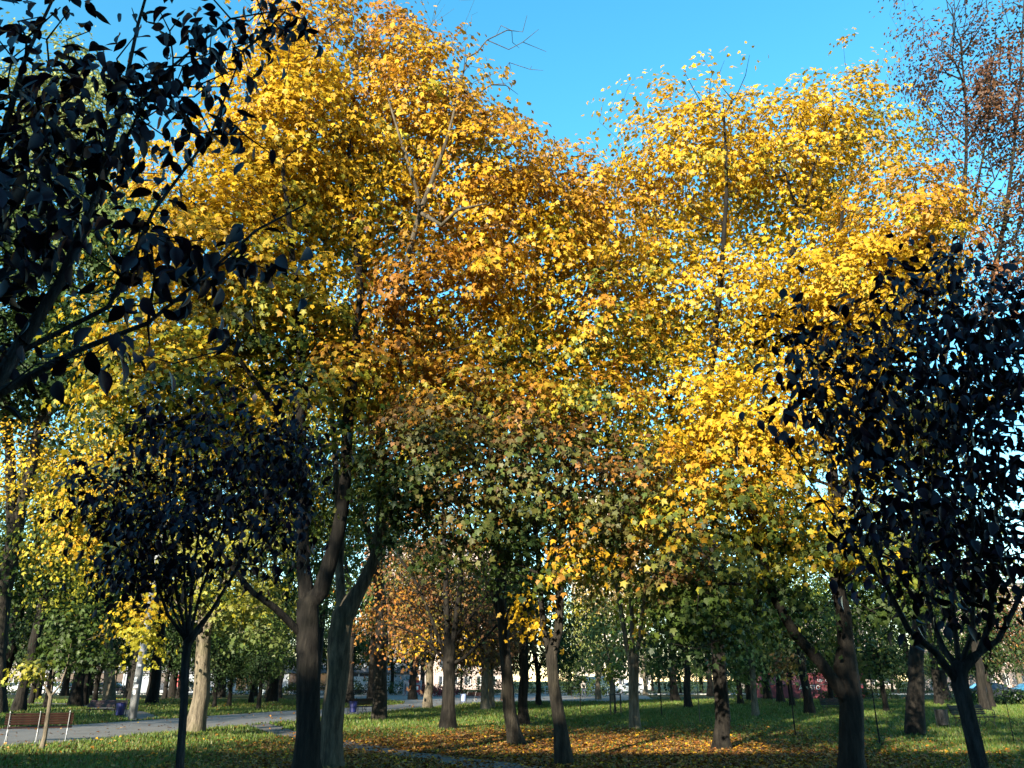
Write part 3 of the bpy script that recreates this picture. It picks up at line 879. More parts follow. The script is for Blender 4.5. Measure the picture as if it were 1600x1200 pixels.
# ------------------------------------------------------------------ purple-leaved trees close to the camera
PL = [(.004, .0015, .006), (.008, .003, .012), (.018, .005, .016), (.012, .005, .022)]
plum_common = dict(palettes=[PL], mat='leaf_plum', bark='bark_plum', cat='tree', flat=.9, tip_r=.0035, single=300, up=.35, droop=.9)
make_tree('plum_tree', 'small purple-leaved tree with slim trunk in front of the left maple',
    [st((277, None, 7.0, .085), (281, 1190, 7.0, .066), (287, 1100, 7.0, .062), (290, 1030, 7.0, .07), (291, 1005, 7.0, .075)),
     st((290, 1010, 7.0, .035), (262, 960, 6.9, .03), (235, 880, 6.8, .022), (205, 780, 6.7, .012)),
     st((290, 1005, 7.0, .035), (276, 930, 7.0, .028), (268, 820, 7.0, .02), (262, 700, 7.0, .01)),
     st((292, 1000, 7.0, .035), (300, 910, 7.1, .028), (315, 800, 7.1, .02), (330, 660, 7.1, .01)),
     st((293, 1010, 7.0, .04), (330, 955, 6.9, .032), (375, 880, 6.8, .024), (420, 760, 6.8, .012)),
     st((292, 1005, 7.0, .03), (312, 930, 7.2, .026), (350, 820, 7.3, .018), (385, 680, 7.4, .01)),
     st((289, 1005, 7.0, .03), (255, 920, 7.2, .02), (225, 840, 7.3, .015), (170, 770, 7.3, .008)),
     st((291, 1000, 7.0, .03), (288, 900, 6.8, .022), (290, 780, 6.7, .014))],
    [blob(320, 730, 7.0, 110, 90, .7), blob(190, 790, 6.9, 80, 80, .55), blob(430, 720, 7.0, 80, 100, .6), blob(300, 830, 6.9, 150, 70, .7), blob(430, 840, 7.0, 60, 60, .4), blob(345, 630, 7.1, 34, 70, .2), blob(455, 640, 7.0, 30, 60, .2), blob(235, 660, 7.0, 28, 70, .2), blob(135, 760, 6.9, 36, 50, .2), blob(500, 720, 7.0, 30, 60, .2), blob(250, 900, 6.9, 110, 40, .5)],
    390, seed=103, outline='oval', leaf=.088, per=10, girth=.52, spray=.16, zmin=2.1, mind=.11, bf=.25, sag=-.05, **plum_common)
make_tree('plum_tree', 'purple-leaved tree with candelabra branches and bluish trunk at the right',
    [st((1553, None, 5.0, .125), (1532, 1200, 5.0, .096), (1512, 1120, 5.0, .092), (1500, 1070, 5.0, .098), (1496, 1045, 5.0, .105)),
     st((1494, 1060, 5.0, .05), (1462, 1020, 4.95, .045), (1420, 985, 4.9, .038), (1388, 920, 4.85, .03), (1360, 830, 4.8, .02), (1320, 700, 4.75, .012), (1265, 560, 4.7, .006)),
     st((1496, 1050, 5.0, .045), (1475, 1015, 5.05, .04), (1462, 980, 5.1, .03), (1440, 900, 5.1, .024), (1425, 760, 5.1, .015), (1405, 560, 5.1, .008)),
     st((1498, 1045, 5.0, .04), (1492, 980, 5.0, .032), (1480, 860, 5.0, .022), (1470, 700, 5.0, .014), (1460, 520, 5.0, .008)),
     st((1502, 1050, 5.0, .05), (1530, 1020, 5.0, .042), (1548, 970, 5.0, .034), (1553, 880, 5.0, .026), (1560, 740, 5.0, .016), (1560, 540, 5.0, .008)),
     st((1504, 1045, 5.0, .04), (1520, 990, 4.9, .032), (1522, 880, 4.85, .024), (1520, 700, 4.8, .014), (1510, 500, 4.8, .008)),
     st((1500, 1042, 5.0, .045), (1560, 1000, 5.1, .036), (1610, 900, 5.2, .026), (1640, 760, 5.2, .015)),
     st((1400, 945, 4.87, .02), (1340, 860, 4.8, .014), (1270, 760, 4.7, .008), (1200, 650, 4.65, .005))],
    [blob(1500, 540, 5.0, 150, 140, .7), blob(1370, 620, 4.9, 130, 130, .6), blob(1560, 720, 5.0, 130, 170, .7), blob(1420, 780, 4.9, 100, 100, .5), blob(1260, 600, 4.75, 70, 90, .3), blob(1620, 500, 5.1, 80, 120, .6), blob(1400, 440, 5.0, 30, 60, .15), blob(1240, 490, 4.75, 20, 50, .12), blob(1480, 420, 5.0, 40, 40, .2), blob(1200, 680, 4.7, 40, 30, .15), blob(1560, 900, 5.0, 80, 60, .3), blob(1420, 900, 4.9, 90, 60, .35), blob(1500, 860, 5.0, 90, 80, .4), blob(1340, 830, 4.8, 60, 50, .25)],
    640, seed=107, outline='oval_fine', leaf=.086, per=10, girth=.5, spray=.15, zmin=2.0, mind=.095, bf=.25, sag=-.04, **plum_common)
make_tree('plum_tree', 'dark purple-leaved branches hanging close across the upper left corner',
    [[(-3.3, 2.6, -.06, .13), (-3.2, 2.6, 1.0, .10), (-3.05, 2.62, 1.7, .095), (-2.9, 2.65, 2.0, .09)],
     [(-2.95, 2.65, 1.95, .06), (*at(-90, 760, 2.75), .045), (*at(20, 560, 2.8), .03), (*at(95, 440, 2.85), .022), (*at(150, 300, 2.9), .016), (*at(185, 180, 2.95), .012), (*at(215, 40, 3.0), .008), (*at(260, -120, 3.0), .005)],
     [(-2.95, 2.65, 1.95, .05), (*at(-90, 720, 2.7), .035), (*at(-10, 620, 2.7), .022), (*at(120, 548, 2.75), .014), (*at(230, 505, 2.8), .010), (*at(310, 440, 2.85), .007), (*at(400, 360, 2.9), .005), (*at(480, 318, 2.95), .003)],
     [(*at(40, 530, 2.8), .018), (*at(170, 480, 2.85), .012), (*at(240, 330, 2.9), .009), (*at(330, 210, 2.95), .006), (*at(380, 80, 3.0), .004)],
     [(*at(-60, 700, 2.75), .035), (*at(-40, 480, 2.7), .025), (*at(-10, 260, 2.7), .018), (*at(40, 90, 2.75), .010), (*at(110, -60, 2.8), .005)],
     [(*at(150, 300, 2.9), .012), (*at(250, 120, 3.0), .008), (*at(360, 30, 3.05), .006), (*at(470, 10, 3.1), .004)]],
    [blob(160, 200, 2.9, 130, 130, .35), blob(300, 130, 3.0, 100, 120, .3), blob(60, 330, 2.8, 110, 130, .35), blob(250, 400, 2.85, 120, 100, .25), blob(390, 390, 2.9, 60, 50, .15), blob(445, 335, 2.95, 36, 18, .08), blob(345, 500, 2.8, 50, 40, .12), blob(440, 30, 3.05, 60, 40, .15), blob(40, 100, 2.75, 80, 110, .3), blob(120, 560, 2.75, 130, 60, .2), blob(360, 30, 3.05, 110, 50, .25), blob(-20, 420, 2.7, 70, 200, .4), blob(20, 250, 2.75, 70, 140, .3), blob(150, -120, 2.9, 220, 90, .4)],
    370, seed=109, outline='oval_fine', leaf=.088, per=6, girth=.9, spray=.10, zmin=1.9, mind=.075, bf=.2, sag=-.02, **plum_common)

# ------------------------------------------------------------------ trees further off: a few built, the rest copied
def proto(kind, seed):
    o = np.array((0., 0., 0.))
    def W(*pts): return [(p[0], p[1], p[2], p[3]) for p in pts]
    if kind == 'green':
        stems = [W((0, 0, -.06, .30), (.05, 0, .6, .21), (0, .05, 1.6, .19), (.1, 0, 2.6, .18)), W((.1, 0, 2.5, .13), (.5, .3, 4.5, .1), (.7, .2, 7.5, .04)),
                 W((.1, 0, 2.4, .12), (-.7, .2, 4.2, .08), (-1.1, .4, 7, .03)), W((0, 0, 2.7, .1), (.3, -.8, 4.6, .07), (.2, -1.2, 7, .03))]
        bl = [(np.array((0, 0, 5.2)), (3.4, 3.4, 2.9)), (np.array((.4, 0, 8.3)), (2.5, 2.5, 2.3)), (np.array((-1.4, .3, 4.0)), (2.2, 2.2, 1.3)), (np.array((1.8, -.4, 4.2)), (2.0, 2.2, 1.4))]
        pal = [[DGR, DGR, GRN], [DGR, GRN, GRN, LIME], [DGR, DGR, OLV], [DGR, GRN]]
    elif kind == 'lime':
        stems = [W((0, 0, -.06, .36), (0, .05, .8, .25), (.1, 0, 2.5, .23), (.15, 0, 4, .2)), W((.15, 0, 3.8, .14), (.9, .2, 7, .1), (1.3, .2, 11, .04)),
                 W((.1, 0, 3.6, .14), (-.8, -.3, 6.5, .1), (-1.2, -.4, 11, .04)), W((.1, 0, 5, .1), (.1, .8, 8, .07), (.2, 1.0, 12, .03))]
        bl = [(np.array((0, 0, 7)), (3.6, 3.6, 3)), (np.array((.4, 0, 11)), (3.2, 3.2, 3)), (np.array((-1.6, -.5, 5.2)), (2.4, 2.4, 1.6)), (np.array((1.9, 0, 5.4)), (2.2, 2.4, 1.6))]
        pal = [[DGR, GRN, LIME], [GRN, LIME, YEL], [DGR, GRN, PALE], [DGR, GRN, LIME]]
    elif kind == 'orange':
        stems = [W((0, 0, -.06, .34), (0, 0, .7, .24), (.05, 0, 2.2, .21)), W((.05, 0, 2, .12), (.9, .2, 4.4, .09), (1.6, .1, 7.4, .03)), W((.05, 0, 2.1, .12), (-.9, -.3, 4.2, .09), (-1.7, -.2, 7.2, .03)), W((.05, 0, 2.2, .12), (0, .1, 5, .08), (0, 0, 9, .03))]
        bl = [(np.array((0, 0, 5.4)), (3.6, 3.6, 2.8)), (np.array((0, 0, 8.4)), (2.6, 2.6, 2.2)), (np.array((-2, 0, 4)), (2, 2, 1.4)), (np.array((2, 0, 4)), (2, 2, 1.4))]
        pal = [[BRN, BRN, RUST], [BRN, OLV, BRN], [OLV, TAN, ORA], [BRN, BRN, OLV]]
    elif kind == 'tall':
        stems = [W((0, 0, -.06, .42), (0, .05, .8, .29), (.1, 0, 3, .26), (.15, 0, 6, .22)), W((.15, 0, 5.8, .15), (.9, .2, 9, .1), (1.2, .2, 13, .04)), W((.1, 0, 5.5, .15), (-.8, -.3, 9, .1), (-1.1, -.4, 13, .04))]
        bl = [(np.array((0, 0, 8.5)), (3.8, 3.8, 3.0)), (np.array((.4, 0, 12.5)), (3.4, 3.4, 3.2)), (np.array((-1.6, -.5, 6.4)), (2.6, 2.4, 1.5))]
        pal = [[DGR, GRN, OLV], [GRN, OLV, LIME], [DGR, GRN]]
    else:   # pale
        stems = [W((0, 0, -.06, .24), (0, 0, .8, .17), (.15, 0, 2.4, .15)), W((.15, 0, 2.2, .1), (.6, .1, 5, .07), (.7, .2, 9, .03)), W((.15, 0, 2.2, .1), (-.5, -.2, 5, .07), (-.7, -.2, 9, .03))]
        bl = [(np.array((0, 0, 4.6)), (2.6, 2.6, 2.6)), (np.array((.2, 0, 7.6)), (2.2, 2.2, 2.6)), (np.array((-1.2, 0, 3.0)), (1.7, 1.7, 1.3))]
        pal = [[PALE, PALE, LIME], [PALE, TAN, LIME], [GRN, PALE]]
    return stems, bl, pal

# (kind, picture column, metres ahead, scale, turn, label)
ORD = 'first second third fourth fifth sixth seventh eighth ninth tenth eleventh twelfth thirteenth fourteenth fifteenth sixteenth seventeenth'.split()
FAR = [
 ('tall', 28, 47.5, 1.05, .3, 'thick dark trunk tree at the left edge beyond the benches'),
 ('green', 47, 61, .95, 1.1, 'tree with short sunlit pale trunk near the left edge'),
 ('green', 72, 52, 1.0, 2.0, 'dark tree right behind the scroll-armed bench sapling'),
 ('tall', 128, 60, 1.1, 2.9, 'thick shaded tree above the maroon bench, left of its pair'),
 ('green', 146, 62, .9, .7, 'thinner shaded tree above the maroon bench, right of its pair'),
 ('tall', 205, 74, 1.15, 4.0, 'dark broad tree just left of the grey concrete pole'),
 ('lime', 176, 96, .75, 5.0, 'small sunlit yellowish tree in front of the dark car'),
 ('green', 256, 78, 1.0, .2, 'dark tree before the white low building, right of the pole'),
 ('green', 278, 82, .95, 3.3, 'dark tree half hidden by the left purple tree trunk'),
 ('green', 334, 52, .62, 1.7, 'low rounded dark tree right of the sunlit leaning trunk'),
 ('green', 358, 56, .68, 2.6, 'second low dark tree right of the sunlit leaning trunk'),
 ('green', 392, 62, .85, 4.4, 'dark tree third right of the sunlit leaning trunk'),
 ('green', 403, 51, .6, 5.5, 'slim low dark tree close to the left maple trunk'),
 ('tall', 436, 84, .9, 1.2, 'dark tree touching the left maple trunk, by the white wall'),
 ('tall', 579, 70, 1.0, 2.2, 'dark trunk tree behind the bench with the blue bin'),
 ('orange', 668, 52, 1.15, .5, 'orange tree with bright sunlit trunk left of the chestnut'),
 ('green', 612, 108, 1.3, 3.9, 'far dark tree left of the white poster stand'),
 ('orange', 757, 49, .95, 4.9, 'rusty tree with slim shaded trunk right of the chestnut'),
 ('orange', 766, 53, 1.05, 2.4, 'tan tree with pale sunlit trunk right of the chestnut'),
 ('tall', 819, 32.5, .72, 1.5, 'dark many-stemmed tree close behind the curved maple trunk'),
 ('green', 842, 57, .9, 3.1, 'shaded slim tree between the two central maple trunks'),
 ('pale', 935, 78, 1.35, .9, 'pale yellow-green airy tree with two light stems in the gap'),
 ('pale', 958, 66, 1.15, 2.1, 'forked pale tree behind the three-post tree guard'),
 ('green', 890, 100, 1.1, 5.2, 'far dark green tree in the central gap'),
 ('lime', 1009, 100, 1.0, 4.2, 'far tree with sunlit trunk right of the split-stem tree'),
 ('tall', 1076, 53, .85, .4, 'bluish shaded trunk left of the straight yellow maple'),
 ('green', 1158, 60, .95, 1.9, 'shaded tree just right of the straight yellow maple trunk'),
 ('green', 1171, 72, 1.0, 3.6, 'dark tree left of the red pavilion corner'),
 ('pale', 1181, 41, .9, 4.8, 'slim pinkish lit trunk at the left end of the red pavilion'),
 ('tall', 1220, 66, .9, 5.9, 'dark tree in front of the pink wall of the pavilion'),
 ('green', 1238, 56, .8, .6, 'dark tree before the middle of the red pavilion'),
 ('tall', 1266, 43, .78, 2.8, 'leaning thick shaded tree before the pavilion lettering'),
 ('green', 1300, 64, .9, 4.1, 'dark tree beside the pavilion window'),
 ('green', 1386, 46, .7, 1.4, 'thin young dark tree right of the stout maple trunk'),
 ('tall', 1432, 62, .9, 3.0, 'dark tree left of the right bench'),
 ('tall', 1468, 60, 1.0, 5.3, 'broad bluish tree behind the black bin'),
 ('tall', 1541, 49, .95, .1, 'dark trunk right of the right purple tree'),
 ('green', 1552, 54, .85, 2.3, 'second dark trunk right of the right purple tree'),
 ('orange', 1600, 90, 1.25, 3.4, 'far tan tree at the right edge by the bright sky'),
 ('lime', 520, 96, 1.1, .8, 'far lime tree between the twin maple trunks'),
 ('green', -20, 75, 1.2, 1.6, 'dark tree cut by the left edge of the picture'),
 ('tall', 660, 118, 1.3, 2.7, 'far tall dark tree behind the poster stand'),
 ('tall', 1110, 92, 1.2, 4.5, 'far tall dark tree behind the straight yellow maple'),
 ('tall', 1350, 88, 1.2, 5.6, 'far tall dark tree behind the stout maple'),
 ('tall', 100, 96, 1.3, 2.5, 'far tall dark tree over the parked cars at the left'),
 ('tall', -8, 53, 1.4, .6, 'very tall green tree at the left edge behind the dark branches'),
 ('tall', 118, 57, 1.35, 1.8, 'very tall green tree above the maroon bench'),
 ('tall', 236, 63, 1.3, 4.7, 'very tall green tree right of the grey pole'),
 ('tall', 425, 66, 1.3, 5.8, 'very tall green tree behind the forked left maple'),
 ('tall', 545, 62, 1.2, 2.9, 'very tall green tree between the twin left maples'),
 ('tall', 645, 78, 1.25, .9, 'very tall green tree behind the chestnut, left side'),
 ('tall', 790, 74, 1.25, 3.5, 'very tall green tree behind the chestnut, right side'),
 ('tall', 1055, 70, 1.2, 1.4, 'very tall green tree behind the split-stem tree'),
 ('tall', 1200, 76, 1.25, 2.2, 'very tall green tree behind the pink pavilion corner'),
 ('tall', 1340, 66, 1.2, 5.0, 'very tall green tree behind the stout maple trunk'),
 ('tall', 1480, 70, 1.2, .5, 'very tall green tree behind the right purple tree'),
 ('tall', 200, 86, 1.4, 3.2, 'far very tall tree added to shade the parked dark car'),  # from here to the left-edge tree: added to shade the shop and cars
 ('tall', 420, 84, 1.35, 4.1, 'far very tall tree added to shade the white shop'),
 ('tall', 55, 85, 1.35, .7, 'far very tall tree added to shade the silver car'),
 ('tall', 132, 89, 1.35, 1.9, 'far very tall tree added to shade the pale blue car'),
 ('tall', 268, 85, 1.35, 2.7, 'far very tall shade tree added right of the grey pole before the shop'),
 ('tall', 345, 89, 1.35, 3.9, 'far very tall shade tree added behind the low rounded dark trees'),
 ('tall', 492, 86, 1.35, 5.4, 'far very tall shade tree added between the left maple trunks'),
 ('tall', -90, 84, 1.4, 5.1, 'far very tall shade tree added beyond the left edge'),
 ('tall', 310, 100, 1.35, 3.7, 'far tall dark tree above the white low building'),
] + [('green', px, 126 + 6 * (k % 3), .9 + .12 * (k % 2), k * 1.3, 'distant street tree beyond the road, ' + ORD[k] + ' of its row from the left') for k, px in enumerate(range(420, 1640, 75))] + [('green', px, 113 + 3 * (k % 3), .72 + .1 * (k % 2), k * 2.3, 'low street tree by the far kerb, ' + ORD[k] + ' of its row from the left') for k, px in enumerate(range(1030, 1560, 34))] + [('green', px, 96 + 3 * (k % 2), 1.15, k * 1.9, 'dark tree added to shade the white shop, ' + ORD[k] + ' of its row from the left') for k, px in enumerate((60, 140, 232, 335, 398, 470, 545))]  # the last row of dark trees is added to shade the shop wall
protos = {}
def far_tree(kind, loc, scale, turn, label, group='trees in the far part of the park'):
    nm = {'green': 'linden_tree', 'lime': 'maple_tree', 'orange': 'maple_tree', 'tall': 'maple_tree', 'pale': 'birch_tree'}[kind]
    if kind not in protos:
        stems, bl, pal = proto(kind, 0)
        r = make_tree(nm, label, stems, bl, 125, pal, 200 + len(protos), leaf=.27, per=42, spray=.85, flat=.55, outline='quad', mat='leaf_far',
                      bark={'lime': 'bark_pale', 'pale': 'bark_pale', 'orange': 'bark_pale'}.get(kind, 'bark_dark'), zmin=2.0, mind=.7, lod=1, group=group, tip_r=.012)
        protos[kind] = r
    else:
        r = copy_tree(protos[kind])
        r['label'] = label
        r['group'] = group
    r.location = loc
    r.rotation_euler = (0, 0, turn)
    r.scale = (scale,) * 3
    return r
for (kind, px, d, s, a, lab) in FAR:
    far_tree(kind, tuple(gx(px, d)), s, a, lab)

# unseen trees added beside and behind the photographer to shade and dapple the park
for i, (kind, x, y, s, a, lab) in enumerate([
    ('tall', -27, 13, 1.05, .4, 'tall shade tree added outside the picture to the left'),
    ('tall', -33, 26, 1.1, 2.0, 'second tall shade tree added outside the picture to the left'),
    ('tall', -36, 38, 1.2, 1.0, 'third tall shade tree added outside the picture to the left'),
    ('tall', -42, 31, 1.2, 1.7, 'fourth tall shade tree added outside the picture to the left'),
    ('tall', -14.5, -7.5, 1.25, 3.0, 'tall shade tree added behind the photographer to the left'),
    ('tall', 12.0, -9.5, 1.1, 5.0, 'tall shade tree added behind the photographer to the right'),
    ('green', -25.5, 26.5, .95, 2.2, 'round shade tree added outside the picture to the left'),
    ('tall', -29.5, 18, .95, 2.9, 'fifth tall shade tree added outside the picture to the left'),
    ('tall', 3.0, -1.8, .85, .7, 'tall shade tree added right over the photographer'),
    ('tall', 1.8, -5.0, 1.1, 1.7, 'taller shade tree added just behind the photographer'),
    ('green', -17.5, -1.5, 1.0, 4.4, 'round shade tree added before the grey block, far left of the photographer'),
    ('green', -4.5, -4.5, 1.05, .3, 'round shade tree added close behind the photographer'),
    ('green', 4.0, -6.0, 1.0, 1.3, 'second round shade tree added close behind the photographer'),
    ('green', -11.5, 4.0, .62, 2.3, 'small round shade tree added beside the photographer to the left'),
    ('green', -9, -13, .95, 3.3, 'round shade tree added before the grey block, left of the photographer'),
    ('green', 9, -14, .95, 4.3, 'round shade tree added before the grey block, right of the photographer'),
    ('green', 20, -8, .95, 5.3, 'round shade tree added far right of the photographer'),
    ('tall', 17, 5, .9, .9, 'tall shade tree added outside the picture to the right'),
    ('tall', 24, 15, 1.0, 1.9, 'second tall shade tree added outside the picture to the right')]):
    far_tree(kind, (x, y, 0), s, a, lab, 'shade trees added around the photographer')

# ------------------------------------------------------------------ unseen apartment block behind the photographer, there to cast the foreground shade
M['panel'] = paint('grey panel wall', (.34, .33, .31), .9, var=.15, scale=.6)
M['glass'] = paint('window glass', (.03, .035, .045), .12, var=.3, scale=.3, spec=.6)
M['white_frame'] = paint('white window frame', (.62, .62, .6), .5)
M['roof_felt'] = paint('roofing felt', (.08, .08, .08), .95)

def block(name, label, c, size, storeys, bays, wall, cat='building', face=-1, roof='roof_felt', wfrac=(.5, .55), wall_col=None):
    """a panel-built block; c is the middle of its front foot, face the y side that is the front"""
    w, dep, h = size
    r = empty(name, c, 0 if face < 0 else math.pi, label=label, cat=cat)
    sh = h / storeys
    bw = w / bays
    b = MB()
    # front wall with real openings: piers and spandrels
    ww, wh = bw * wfrac[0], sh * wfrac[1]
    for k in range(bays + 1):
        x0 = -w / 2 + k * bw
        x1, x2 = max(-w / 2, x0 - (bw - ww) / 2), min(w / 2, x0 + (bw - ww) / 2)
        b.box(((x1 + x2) / 2, .15, h / 2), (x2 - x1, .3, h))
    for s in range(storeys + 1):
        z1 = max(0, s * sh - (sh - wh) / 2 + (.1 if s else 0)); z2 = min(h, s * sh + (sh - wh) / 2 + .1)
        for k in range(bays):
            b.box((-w / 2 + (k + .5) * bw, .152, (z1 + z2) / 2), (ww, .29, z2 - z1))
    b.box((0, dep / 2 + .3, h / 2 - .01), (w - .02, dep - .3, h - .02))
    b.build('wall', M[wall], r)
    b = MB(); b.box((0, dep / 2, h + .2), (w + .3, dep + .3, .4)); b.build('roof', M[roof], r)
    # one window mesh shared by all
    wb = MB(); wb.box((0, 0, 0), (ww, .03, wh)); gme = wb.mesh('pane', M['glass'])
    fb = MB()
    for sx in (-1, 1): fb.box((sx * (ww / 2 - .04), 0, 0), (.08, .08, wh))
    for sz in (-1, 1): fb.box((0, 0, sz * (wh / 2 - .04)), (ww - .16, .078, .08))
    fb.box((ww * .1, -.002, 0), (.06, .078, wh - .16))
    fme = fb.mesh('window', M['white_frame'])
    for s in range(storeys):
        for k in range(bays):
            o = data_obj('window', fme, r)
            o.location = (-w / 2 + (k + .5) * bw, .18, s * sh + sh / 2 + .1 * (1 if s < storeys else 0))
            q = data_obj('pane', gme, o); q.location = (0, .04, 0)
    return r
block('apartment_block', 'long grey panel apartment block unseen behind the photographer, casting shade', (-12, -22, 0), (90, 12, 13.8), 5, 18, 'panel', face=1)

# ------------------------------------------------------------------ buildings beyond the park
M['cream'] = paint('cream wall', (.50, .44, .36), .9, var=.1, scale=.4)
M['grey_wall'] = paint('grey brown wall', (.20, .17, .15), .9, var=.1, scale=.4)
M['pinkish'] = paint('pinkish wall', (.30, .235, .21), .9, var=.1, scale=.4)
def place_block(name, label, px0, px1, d, storeys, bays, h, wall):
    a, b_ = gx(px0, d), gx(px1, d)
    return block(name, label, ((a[0] + b_[0]) / 2, d, 0), (b_[0] - a[0], 14, h), storeys, bays, wall)
place_block('apartment_block', 'tall cream apartment tower glimpsed through leaves right of centre', 905, 1020, 160, 12, 6, 37, 'cream')
place_block('apartment_block', 'pinkish apartment block behind the brown-orange chestnut', 560, 800, 165, 9, 12, 28, 'pinkish')
place_block('apartment_block', 'pinkish apartment block at the far right edge', 1500, 1760, 140, 5, 12, 17, 'pinkish')
place_block('apartment_block', 'grey apartment block far behind the red pavilion', 1180, 1400, 175, 5, 10, 16, 'grey_wall')
place_block('apartment_block', 'grey apartment block far left behind the dark trees', -60, 330, 150, 5, 18, 16, 'grey_wall')

# long low shop at the left
M['white_wall'] = paint('shade-toned white wall', (.22, .24, .27), .8, var=.08, scale=.5)  # white wall greyed and blued, its shade put into the colour
M['fascia'] = paint('dark shop fascia', (.07, .075, .09), .6)
M['red_paint'] = paint('red paint', (.45, .03, .03), .5)
a, b_ = gx(60, 122), gx(640, 122)
shop = empty('shop_building', ((a[0] + b_[0]) / 2, 122, 0), label='long low white shop building with dark fascia behind the left trees', cat='building')
W_ = b_[0] - a[0]
bb = MB(); bb.box((0, 5.2, 2.1), (W_, 10, 4.2)); bb.build('wall', M['white_wall'], shop)
bb = MB(); bb.box((0, .05, 3.0), (W_ + .1, .5, .75), bev=.04); bb.build('fascia', M['fascia'], shop)
bb = MB(); bb.box((0, 5, 4.42), (W_ + .6, 11, .4), bev=.05); bb.build('roof', M['white_wall'], shop)
for k, (x, w) in enumerate([(-24.5, 6), (-17.5, 5.5), (-9, 1.4), (4, 5), (12, 6), (20, 5)]):
    g_ = MB(); g_.box((x, .14, 1.45), (w, .1, 2.2)); wn_ = g_.build('window', M['glass'], shop)
    for j in range(int(w / 1.4) + 1):
        fb = MB(); fb.box((x - w / 2 + j * w / max(1, int(w / 1.4)), .08, 1.45), (.09, .08, 2.3)); fb.build('frame', M['white_frame'], wn_)
g_ = MB(); g_.box((-6.6, .1, 1.2), (1.3, .16, 2.4)); g_.build('door', M['red_paint'], shop)

# red pavilion at the right
M['pink_wall'] = paint('faded pink wall', (.19, .07, .085), .8, var=.12, scale=.8)
M['red_wall'] = paint('red wall', (.12, .022, .03), .7, var=.15, scale=.8)
pav = empty('red_pavilion', (0, 0, 0), label='low red and pink pavilion with white lettering behind the right trees', cat='pavilion')
a, b_ = gx(1198, 84), gx(1352, 84)
pav.location = ((a[0] + b_[0]) / 2, 84, 0)
W_ = b_[0] - a[0]
bb = MB(); bb.box((0, 2.6, .62), (W_, 5, 1.24)); bb.build('lower_wall', M['red_wall'], pav)
bb = MB(); bb.box((-W_ * .3, 2.6, 1.7), (W_ * .4 - .004, 4.98, .92)); bb.build('upper_wall', M['pink_wall'], pav, label='faded pink upper wall')
bb = MB(); bb.box((W_ * .2, 2.6, 1.7), (W_ * .6, 4.98, .92)); bb.build('upper_wall', M['red_wall'], pav)
bb = MB(); bb.box((0, 2.6, 2.24), (W_ + .4, 5.4, .16), bev=.03); bb.build('roof', paint('dull red roof', (.25, .05, .06), .7), pav)
bb = MB(); bb.box((0, .06, 1.26), (W_ + .02, .05, .05)); bb.build('ledge', M['fascia'], pav)
bb = MB(); bb.box((W_ * .36, .1, 1.72), (1.5, .06, .8)); wn_ = bb.build('window', M['glass'], pav)
bb = MB(); bb.box((W_ * .36, .02, 1.29), (1.7, .14, .06)); bb.build('sill', M['white_frame'], wn_)
for sx in (-.72, 0, .72):
    bb = MB(); bb.box((W_ * .36 + sx, .05, 1.72), (.06, .06, .78)); bb.build('frame', M['white_frame'], wn_)
def text(body, loc, size, mat, parent, rx=R(90)):
    cu = bpy.data.curves.new('lettering', 'FONT')
    cu.body = body; cu.size = size; cu.extrude = .01
    cu.materials.append(mat)
    o = bpy.data.objects.new('lettering', cu)
    o.location = loc; o.rotation_euler = (rx, 0, 0)
    C.objects.link(o)
    me = bpy.data.meshes.new_from_object(o.evaluated_get(bpy.context.evaluated_depsgraph_get()))
    bpy.data.objects.remove(o)
    o = data_obj('lettering', me, parent)
    o.location = loc; o.rotation_euler = (rx, 0, 0)
    return o
text('A  LISTO', (-W_ * .16, -.0, .78), .55, M['white_frame'], pav)
text('LIST OMI', (W_ * .04, .085, 1.5), .36, M['white_frame'], pav)
text('3', (W_ * .36, .08, .6), .5, M['white_frame'], pav)

# ------------------------------------------------------------------ park furniture
M['slat_brown'] = paint('varnished brown slat', (.022, .008, .005), .5, var=.4, scale=5, spec=.3)
M['slat_maroon'] = paint('maroon slat', (.03, .007, .010), .5, var=.3)
M['slat_dark'] = paint('dark slat', (.010, .006, .005), .6, var=.3, spec=.2)
M['iron_grey'] = paint('silver painted cast iron', (.28, .285, .29), .4, .3, .25, 12)
M['iron_dark'] = paint('black cast iron', (.02, .02, .022), .5, .2, .3, 12)
M['bin_blue'] = paint('blue painted steel', (.005, .010, .08), .5, var=.2)
M['bin_pale'] = paint('pale blue steel', (.2, .25, .45), .45, var=.2)
M['bin_black'] = paint('black steel', (.015, .015, .016), .5)

